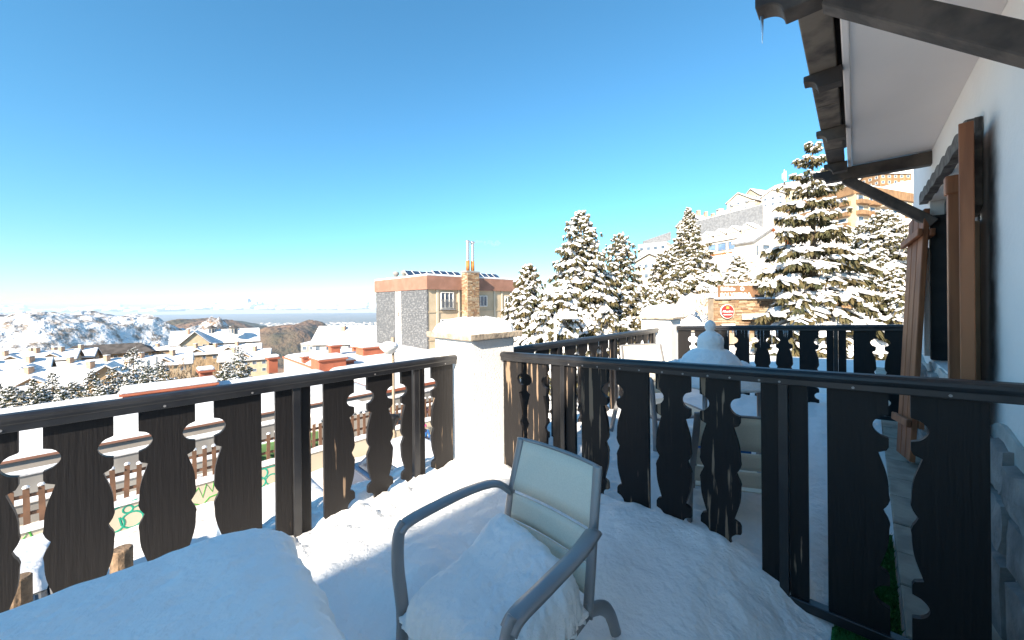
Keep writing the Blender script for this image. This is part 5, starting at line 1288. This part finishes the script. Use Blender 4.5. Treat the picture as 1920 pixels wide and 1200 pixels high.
# ---- street furniture
def street_lamp(label, px, py, Y, base, kind):
    t = W(px, py, Y); b = Vector((t.x, t.y, base)); root = thing("street_lamp", b, label, "lamp", "street lamps")
    if kind == "dome":
        MB().lathe(b, [(.09, 0), (.09, .8), (.055, .9), (.045, t.z - base - .2), (.06, t.z - base - .18), (.06, t.z - base + .34), (.05, t.z - base + .35)], 14).build("pole", LAMPP, root, True)
        q = t + Vector((0, 0, 0)); sd = Vector((-.12, -.05, 0))
        MB().lathe(q + sd, [(.02, -.24), (.12, -.22), (.24, -.08), (.30, -.02), (.31, .02), (.30, .04)], 24).build("shade", LAMPG, root, True)
        MB().lathe(q + sd, [(.315, .041), (.31, .07), (.25, .14), (.13, .19), (.01, .205)], 24).build("snow_hood", SNOWF, root, True)
        for k in range(5): MB().lathe(b + Vector((0, 0, t.z - base - .45 - k * .09)), [(.046, 0), (.058, .02), (.046, .04)], 12).build("collar", LAMPP, root, True)
    else:
        MB().tube([b, t], .05, 10).build("pole", LAMPG, root, True)
        a = Vector((.5, 0, 0)); MB().tube([t, t + a], .03, 8).build("arm", LAMPG, root, True)
        bevel(MB().box(t + Vector((.45, 0, -.05)), (.7, 0, 0), (0, .35, 0), (0, 0, .14)).build("lamp_head", LAMPG, root), .05, 3)
        bevel(MB().box(t + Vector((.45, 0, .09)), (.7, 0, 0), (0, .35, 0), (0, 0, .14)).build("snow_hood", SNOWF, root), .06, 3)
    return root
street_lamp("street lamp with a snow-hooded dome left of the near pillar", 737, 651, 12.6, -4.0, "dome")
street_lamp("pale street lamp with flat head in front of the dense firs", 1041, 592, 13.2, -4.0, "arm")
street_lamp("small dark lantern on the slope left of the far shutter", 1655, 478, 30, gz(W(1655, 478, 30)), "arm")
# black folded umbrella hung on the lamp post
t = W(734, 776, 12.35); u_ = thing("umbrella", t - Vector((0, 0, .66)), "black folded umbrella hanging on the dome lamp post", "umbrella")
V = []; F = []; kk = 24
for i in range(12):
    q = i / 11
    for j in range(kk):
        a = 6.283 * j / kk; rr = (.25 * (1 - q) ** .7 + .025) * (1 + .14 * math.cos(8 * a) * (1 - q * .6)) * (1 if q > .12 else q / .12 + .03)
        V.append((t.x + rr * math.cos(a), t.y + rr * math.sin(a), t.z - .58 * q))
for i in range(11):
    for j in range(kk): F.append((i * kk + j, i * kk + (j + 1) % kk, (i + 1) * kk + (j + 1) % kk, (i + 1) * kk + j))
tri_obj("canopy", V, F, mat("black_nylon", (.012, .012, .013), rough=.4), u_)
MB().tube([t - Vector((0, 0, .56)), t - Vector((0, 0, .70))], .014, 8).build("shaft", GREYMET, u_); MB().lathe(t - Vector((0, 0, .76)), [(.01, 0), (.035, .03), (.03, .07), (.01, .09)], 10).build("knob", GREYMET, u_, True)

# picket fence on its wall
fw_ = thing("retaining_wall", P(4, 13, -4.1), "cream retaining wall with green graffiti under the picket fence", "wall")
dn_box(fw_, "wall_body", -14, 7.6, 12.9, 13.15, -4.2, -3.36, CREAM2)
dn_box(fw_, "wall_body", 9.3, 22, 12.9, 13.15, -4.2, -3.36, CREAM2)
def wsn(u, v):
    d, n = -14 + 21.6 * u, 12.86 + .33 * v; p = P(d, n); e = math.sin(math.pi * v) ** .5; return (p.x, p.y, -3.362 + .10 * e * (1 + .5 * fbm(d * 2, n * 3, 2)))
grid("coping_snow", 160, 7, wsn, SNOWF, fw_)
fen = thing("picket_fence", P(4, 13, -3.4), "brown picket fence with snow on every picket above the graffiti wall", "fence")
rr = random.Random(8)
pk = MB().prism([Vector((-.045, 0, 0)), Vector((.045, 0, 0)), Vector((.045, 0, .76)), Vector((.025, 0, .80)), Vector((-.025, 0, .80)), Vector((-.045, 0, .76))], (0, .02, 0))
me = bpy.data.meshes.new("picket"); me.from_pydata([tuple(v) for v in pk.v], [], pk.f); me.materials.append(PICKET)
sc_ = MB().lathe((0, .01, .795), [(.05, 0), (.055, .02), (.035, .05), (.005, .06)], 8); me2 = bpy.data.meshes.new("picket_snow"); me2.from_pydata([tuple(v) for v in sc_.v], [], sc_.f); me2.materials.append(SNOWF)
d = -9.5
while d < 20:
    if not 7.7 < d < 9.2:
        for mm, nm in ((me, "picket"), (me2, "picket_snow")):
            o = bpy.data.objects.new(nm, mm); COL.objects.link(o); 
            if nm == "picket": o.parent = fen; o.location = P(d, 13.05, -3.30 + rr.uniform(-.02, .02)) - Vector(fen["org"]); o.rotation_euler = (rr.uniform(-.03, .03), rr.uniform(-.03, .03), r45); pick = o
            else: o.parent = pick
    d += .205
for hh in (-2.72, -3.10):
    for a, b in ((-9.6, 7.6), (9.3, 20)): dn_box(fen, "fence_rail", a, b, 13.075, 13.105, hh, hh + .07, PICKET)
gt = thing("picket_gate", P(8.4, 13, -4), "tall slatted wooden gate in the gap of the picket fence", "gate")
for k in range(8): dn_box(gt, "slat", 7.75 + k * .2, 7.83 + k * .2, 12.98, 13.01, -3.85, -2.35, PICKET)
for hh in (-2.6, -3.6): dn_box(gt, "gate_rail", 7.7, 9.25, 13.012, 13.04, hh, hh + .08, PICKET)
# graffiti: thin painted strokes on the wall face
def scribble(d, z, sc, m, pts, nm):
    mb = MB(); q = [P(d + x * sc, 12.899, z + y * sc) for x, y in pts]
    mb.tube(q, .018 * sc + .008, 5, .3, Nv, True); return mb.build(nm, m, fw_)
def loop(cx, cy, r_, a0, a1, n=14): return [(cx + r_ * math.cos(R(a0 + (a1 - a0) * i / n)), cy + r_ * math.sin(R(a0 + (a1 - a0) * i / n))) for i in range(n + 1)]
for d_, z_, sc_g, m_, pts in (
    (-2.15, -3.78, .85, GRAFB, [(.25, .55), (.0, .50), (-.22, .42), (-.35, .2)] + loop(-.2, 0, .2, 150, 420) + loop(.15, .02, .22, 200, 520)),
    (-1.85, -3.74, .7, GRAFB, loop(-.35, .35, .12, 0, 360) + [(.0, .42), (.12, .2), (.3, .30)]),
    (-.75, -3.74, .8, GRAFA, [(-.6, .2), (-.4, .40), (-.35, .0), (-.1, .35), (.0, .0), (.1, .4), (.25, .1), (.3, .42), (.5, .40)]),
    (-.75, -3.86, .7, GRAFA, [(-.7, -.05), (-.3, .05), (0, -.12), (.2, .1), (.6, .15)]),
    (.55, -3.72, .75, GRAFB, [(-.5, .3), (-.3, .42)] + loop(0, .2, .20, 120, 480) + [(.45, .38), (.55, .1)]),
    (.65, -3.88, .75, GRAFB, loop(-.2, .1, .2, 60, 400) + loop(.2, .1, .2, 180, 520)),
    (-3.6, -3.72, .9, GRAFA, [(-.5, .0), (-.35, .38), (-.2, -.05), (-.3, .15), (.0, .2), (.1, .40), (.2, .0), (.45, .42)]),
    (-3.55, -3.9, .7, GRAFA, [(-.4, .15), (.3, .2), (.0, -.05), (-.1, -.1)]),
    (-5.0, -3.75, .9, GRAFA, [(-.5, .2), (-.2, .38), (-.1, -.1), (.2, .3), (.3, -.05), (.5, .35)])): scribble(d_, z_, sc_g, m_, pts, "graffiti_letter")
for lab, px, py in (("weathered log post at the lower left corner below the railing", 36, 1082), ("weathered log post beside the table snow, below the railing", 228, 1028)):
    t = W(px, py, 3.5); o = MB().lathe(Vector((t.x, t.y, -4.2)), [(.085, 0), (.08, t.z + 4.2 - .01), (.07, t.z + 4.2)], 12).build("log_post", mat("cracked_log", (.24, .16, .10), (.13, .09, .06), rough=.95, scale=9, bump=.8)); tag(o, lab, "post", "log posts below the terrace")
# green bin panel behind the fence
tag(bevel(dn_box(None, "green_hoarding", .2, 2.3, 13.6, 13.66, -4.2, -2.95, mat("green_hoarding_paint", (.16, .30, .12), rough=.7)), .02, 1), "low green hoarding behind the picket fence", "hoarding")
bevel(tag(dn_box(None, "concrete_hut", 2.6, 4.6, 14.6, 16.0, -4.4, -2.95, PALEC), "small pale concrete hut behind the picket fence", "hut"), .05, 2)
tag(bevel(dn_box(None, "snow_layer", 2.55, 4.65, 14.55, 16.05, -2.949, -2.78, SNOWF), .07, 3), "snow on the small concrete hut", "snow")

# ------------------------------------------------------------------ parked cars
def car(label, d, n, paint, face):
    """parked with its length along Nv; face=-1 nose towards the terrace"""
    c = P(d, n, -3.92); root = thing("parked_car", c, label, "car", "cars parked below the terrace")
    fx, sx = Nv * face, Dv * face
    def p(l, w, z): q = c + fx * l + sx * w; return Vector((q.x, q.y, c.z + z))
    CG = mat("car_glass", (.015, .02, .03), (.03, .05, .08), rough=.06, spec=.7); TY = mat("tyre_rubber", (.015, .015, .015), rough=.8)
    low = [(-2.1, .45), (-2.15, .75), (-2.0, .95), (-.9, 1.0), (.9, .98), (1.75, .86), (2.08, .70), (2.12, .40), (1.9, .28), (-1.9, .28)]
    mb = MB(); V = [p(l, w * (.86 if (l > 1.7 or l < -1.9) else .89), z) for w in (-1, 1) for l, z in low]; k = len(low)
    mb.add(V, [tuple(range(k)), tuple(range(2 * k - 1, k - 1, -1))] + [(i, i + k, (i + 1) % k + k, (i + 1) % k) for i in range(k)]); body = mb.build("body", paint, root); bevel(body, .07, 3)
    cab = [(-1.75, .98, .80), (-1.25, 1.44, .62), (.35, 1.48, .64), (1.15, .96, .80)]
    mb = MB(); V = [p(l, s_ * w, z) for s_ in (-1, 1) for l, z, w in cab]; mb.add(V, [(0, 1, 2, 3), (7, 6, 5, 4), (0, 4, 5, 1), (1, 5, 6, 2), (2, 6, 7, 3), (3, 7, 4, 0)]); bevel(mb.build("cabin", paint, root), .04, 2)
    def glass(nm, pts, off): 
        pts = [Vector(q) for q in pts]; nn = (pts[1] - pts[0]).cross(pts[2] - pts[0]).normalized(); cc = sum(pts, Vector()) / 4; m0 = p(-.3, 0, 1.1)
        if nn.dot(cc - m0) < 0: nn = -nn
        q = [cc + (v - cc) * .88 + nn * .004 for v in pts]; return MB().prism(q, nn * .012).build(nm, CG, root)
    f = lambda i, s_: p(cab[i][0], s_ * cab[i][2], cab[i][1])
    ws = glass("windscreen", [f(2, -1), f(2, 1), f(3, 1), f(3, -1)], 0); glass("rear_window", [f(0, -1), f(0, 1), f(1, 1), f(1, -1)], 0)
    for s_ in (-1, 1): glass("side_window", [f(0, s_), f(1, s_), f(2, s_), f(3, s_)], 0)
    for s_ in (-.35, .3): MB().tube([p(1.12, s_, .99), p(.72, s_ + .32, 1.24)], .012, 5).build("wiper", TY, ws)
    for l in (-1.3, 1.35):
        for s_ in (-1, 1):
            q = p(l, s_ * .80, .31); ax = sx * s_
            wh = MB().tube([q - ax * .09, q - ax * .02, q + ax * .08, q + ax * .1], [.30, .31, .31, .27], 20).build("wheel", TY, root)
            MB().tube([q + ax * .09, q + ax * .105], [.19, .17], 14).build("rim", STEEL, wh)
    for s_ in (-1, 1):
        bevel(MB().box(p(1.98, s_ * .6, .66), fx * .18, sx * .32, (0, 0, .14)).build("headlight", LAMPG, root), .03, 2)
        bevel(MB().box(p(-2.08, s_ * .65, .78), fx * .1, sx * .25, (0, 0, .18)).build("tail_light", mat("red_lamp", (.35, .02, .02), rough=.3), root), .03, 2)
        bevel(MB().box(p(.85, s_ * .97, 1.02), fx * .1, sx * .16, (0, 0, .12)).build("mirror", paint, root), .03, 2)
    def rs(u, v):
        l, w = -1.35 + 1.75 * u, -.66 + 1.32 * v; e = min(1, 12 * min(u, 1 - u, v, 1 - v)) ** .5; q = p(l, w, 1.445 + .03 * u + .16 * e * (1 + .2 * fbm(l * 3, w * 3, d))); return tuple(q)
    grid("roof_snow", 26, 22, rs, SNOWF, root)
    def hs_(u, v):
        l, w = 1.18 + .9 * u, -.76 + 1.52 * v; e = min(1, 10 * min(u, 1 - u, v, 1 - v)) ** .5; q = p(l, w, .955 - .25 * u ** 2 + .12 * e * (1 + .3 * fbm(l * 3, w * 3, d))); return tuple(q)
    grid("bonnet_snow", 20, 22, hs_, SNOWF, root)
car("dark blue car with a snow-covered roof parked below, seen next to the near pillar", 2.9, 8.3, mat("dark_blue_paint", (.012, .025, .06), rough=.2, spec=.6), -1)
car("silver-blue car with a snow-covered roof parked below, seen beyond the table", .05, 7.7, mat("silver_blue_paint", (.22, .30, .40), rough=.25, spec=.6, metal=.3), -1)
car("grey car with a snow-covered roof parked below, nearest the graffiti wall on the left", -3.4, 8.6, mat("grey_paint", (.12, .125, .13), rough=.25, spec=.6), -1)

# ------------------------------------------------------------------ people in the street
SKIN = mat("skin", (.55, .36, .27), rough=.6); HAIR = mat("dark_hair", (.05, .03, .02), rough=.7)
def skin_mesh(name, joints, edges, m, parent, sub=2):
    org = Vector(parent["org"]); me = bpy.data.meshes.new(name)
    me.from_pydata([tuple(Vector(j[:3])) for j in joints], edges, []); me.materials.append(m)
    o = bpy.data.objects.new(name, me); COL.objects.link(o); o.parent = parent; o["org"] = tuple(org)
    sk_ = o.modifiers.new("skin", 'SKIN'); sk_.use_smooth_shade = True; ss_ = o.modifiers.new("sub", 'SUBSURF'); ss_.levels = sub; ss_.render_levels = sub
    for i, j in enumerate(joints):
        v = me.skin_vertices[0].data[i]; v.radius = (j[3], j[4] if len(j) > 4 else j[3]); v.use_root = (i == 0)
    return o
def person(label, base, H, face, coat, trou, hat, crouch=False, hood=None):
    root = thing("person", base, label, "person", "people in the street")
    k = H; F = Vector((math.sin(face), math.cos(face), 0)); S = Vector((F.y, -F.x, 0))
    def j(f, s, z, r_, r2=None): q = F * f * k + S * s * k; return (q.x, q.y, z * k, r_ * k, (r2 or r_) * k)
    if crouch: hip, kneef, sh = .24, .22, .52
    else: hip, kneef, sh = .50, .02, .80
    J = [j(0, 0, hip, .085, .07), j(.02, 0, (hip + sh) / 2, .085, .065), j(.03, 0, sh - .03, .095, .06), j(.035, 0, sh + .04, .033), j(.045, 0, sh + .075, .038),
         j(0, .055, hip - .03, .06), j(kneef, .06, .27 if not crouch else .26, .045), j(-.02, .06, .05, .034), j(.07, .065, .02, .026),
         j(0, -.055, hip - .03, .06), j(kneef + .03, -.06, .27 if not crouch else .26, .045), j(.02, -.06, .05, .034), j(.11, -.065, .02, .026),
         j(.03, .12, sh - .03, .042), j(.03, .16, sh - .20, .036), j(.12, .13, sh - .30, .028), j(.17, .11, sh - .30, .02),
         j(.03, -.12, sh - .03, .042), j(.04, -.16, sh - .20, .036), j(.10, -.15, sh - .33, .028), j(.14, -.14, sh - .36, .02)]
    E = [(0, 1), (1, 2), (2, 3), (3, 4), (0, 5), (5, 6), (6, 7), (7, 8), (0, 9), (9, 10), (10, 11), (11, 12), (2, 13), (13, 14), (14, 15), (15, 16), (2, 17), (17, 18), (18, 19), (19, 20)]
    skin_mesh("body", J, E, trou, root)
    skin_mesh("coat", [j(0, 0, hip - .03, .105, .085), j(.02, 0, (hip + sh) / 2, .105, .085), j(.03, 0, sh - .03, .11, .08), j(.035, 0, sh + .03, .05), j(.03, .125, sh - .035, .052), j(.03, .165, sh - .20, .046), j(.12, .135, sh - .295, .036), j(.03, -.125, sh - .035, .052), j(.04, -.165, sh - .20, .046), j(.10, -.155, sh - .32, .036)],
              [(0, 1), (1, 2), (2, 3), (2, 4), (4, 5), (5, 6), (2, 7), (7, 8), (8, 9)], coat, root)
    c = Vector(base) + F * .05 * k + Vector((0, 0, (sh + .13) * k)); V, Fc = ico(3); rad = np.array([.062, .07, .082]) * k
    hd = tri_obj("head", V * rad + np.array(c), Fc, SKIN, root)
    for s_ in (-1, 1):
        q = c + F * .064 * k + S * .024 * k * s_; tri_obj("eye", ico(1)[0] * .009 * k + np.array(q), ico(1)[1], HAIR, hd)
        q = c + S * .066 * k * s_; tri_obj("ear", ico(1)[0] * np.array([.012, .012, .02]) * k + np.array(q), ico(1)[1], SKIN, hd)
    tri_obj("nose", ico(1)[0] * .013 * k + np.array(c + F * .072 * k - Vector((0, 0, .012 * k))), ico(1)[1], SKIN, hd)
    V2 = V.copy() * rad * 1.13; V2[:, 2] = np.maximum(V2[:, 2], -.005 * k); tri_obj("hat", V2 + np.array(c + Vector((0, 0, .02 * k)) - F * .012 * k), Fc, hat, root)
    if hood: tri_obj("hood", V * np.array([.10, .10, .045]) * k + np.array(Vector(base) + Vector((0, 0, (sh + .045) * k))), Fc, hood, root)
    for s_, jj in ((1, (.17, .11)), (-1, (.14, -.14))):
        q = Vector(base) + F * jj[0] * k + S * jj[1] * k + Vector((0, 0, (sh - (.30 if s_ > 0 else .36)) * k)); mb = MB()
        for f_ in range(4): mb.tube([q + S * (f_ - 1.5) * .011 * k, q + S * (f_ - 1.5) * .012 * k + F * .03 * k - Vector((0, 0, .012 * k)), q + S * (f_ - 1.5) * .012 * k + F * .045 * k - Vector((0, 0, .035 * k))], [.008 * k, .007 * k, .005 * k], 6)
        mb.tube([q - S * s_ * .02 * k, q - S * s_ * .035 * k + F * .02 * k - Vector((0, 0, .015 * k))], [.009 * k, .006 * k], 6); mb.build("hand", SKIN, root, True)
    return root
t = W(795, 812, 14.8); person("standing child in a purple-grey jacket with a fur-trimmed hood, seen through the left railing", Vector((t.x, t.y, -3.92)), 1.18, 2.6, mat("purple_grey_coat", (.13, .11, .15), (.20, .10, .13), rough=.8, scale=9), mat("grey_trousers", (.08, .08, .085), rough=.9), mat("grey_hat", (.30, .29, .28), rough=.9), hood=mat("tan_fur", (.38, .26, .15), rough=1, bump=1, bscale=60))
t = W(797, 832, 13.6); person("crouching child in a blue jacket and pink hat in front of the standing child", Vector((t.x, t.y, -3.92)), .95, 2.9, mat("blue_coat", (.02, .06, .22), (.03, .14, .30), rough=.7, scale=8), mat("navy_trousers", (.015, .02, .05), rough=.9), mat("pink_hat", (.60, .07, .22), rough=.9), True)

# ------------------------------------------------------------------ chimney smoke
def vol_mat(name, dens, col, nscale=None, aniso=.2):
    m = bpy.data.materials.new(name); m.use_nodes = True; nt = m.node_tree; N = nt.nodes; L = nt.links; N.clear()
    o = N.new("ShaderNodeOutputMaterial"); v = N.new("ShaderNodeVolumePrincipled"); v.inputs["Color"].default_value = (*col, 1); v.inputs["Density"].default_value = dens; v.inputs["Anisotropy"].default_value = aniso
    if nscale:
        tc = N.new("ShaderNodeTexCoord"); nz = N.new("ShaderNodeTexNoise"); nz.inputs["Scale"].default_value = nscale; nz.inputs["Detail"].default_value = 3; L.new(tc.outputs["Object"], nz.inputs["Vector"])
        mr = N.new("ShaderNodeMapRange"); L.new(nz.outputs["Fac"], mr.inputs[0]); mr.inputs[1].default_value = .42; mr.inputs[2].default_value = .7; mr.inputs[4].default_value = dens; L.new(mr.outputs[0], v.inputs["Density"])
    L.new(v.outputs[0], o.inputs["Volume"]); return m
t = TIPS[1] + Vector((.5, 0, .05)); s = Soup(); r = random.Random(2)
for k in range(9):
    V, F = LUMP2[k % 8]; q = k / 8; s.add(V * np.array([.45 + .25 * q, .35, .2 + .18 * q]) + np.array(t + Vector((2.1 * q, .1 * q, -.06 * q + r.uniform(-.1, .1)))), F)
smk = s.obj("smoke", vol_mat("smoke_volume", 1.3, (1, 1, 1), 1.6)); tag(smk, "thin white smoke drifting from the steel flues", "smoke", kind="stuff")

# ------------------------------------------------------------------ air
hz = MB().box((0, 20000, -595), (222000, 0, 0), (0, 82000, 0), (0, 0, 1490)).build("haze", vol_mat("haze_volume", 1.7e-5, (.62, .78, 1.0), aniso=.0))
tag(hz, "faint blue haze over the far plain", None, kind="stuff")
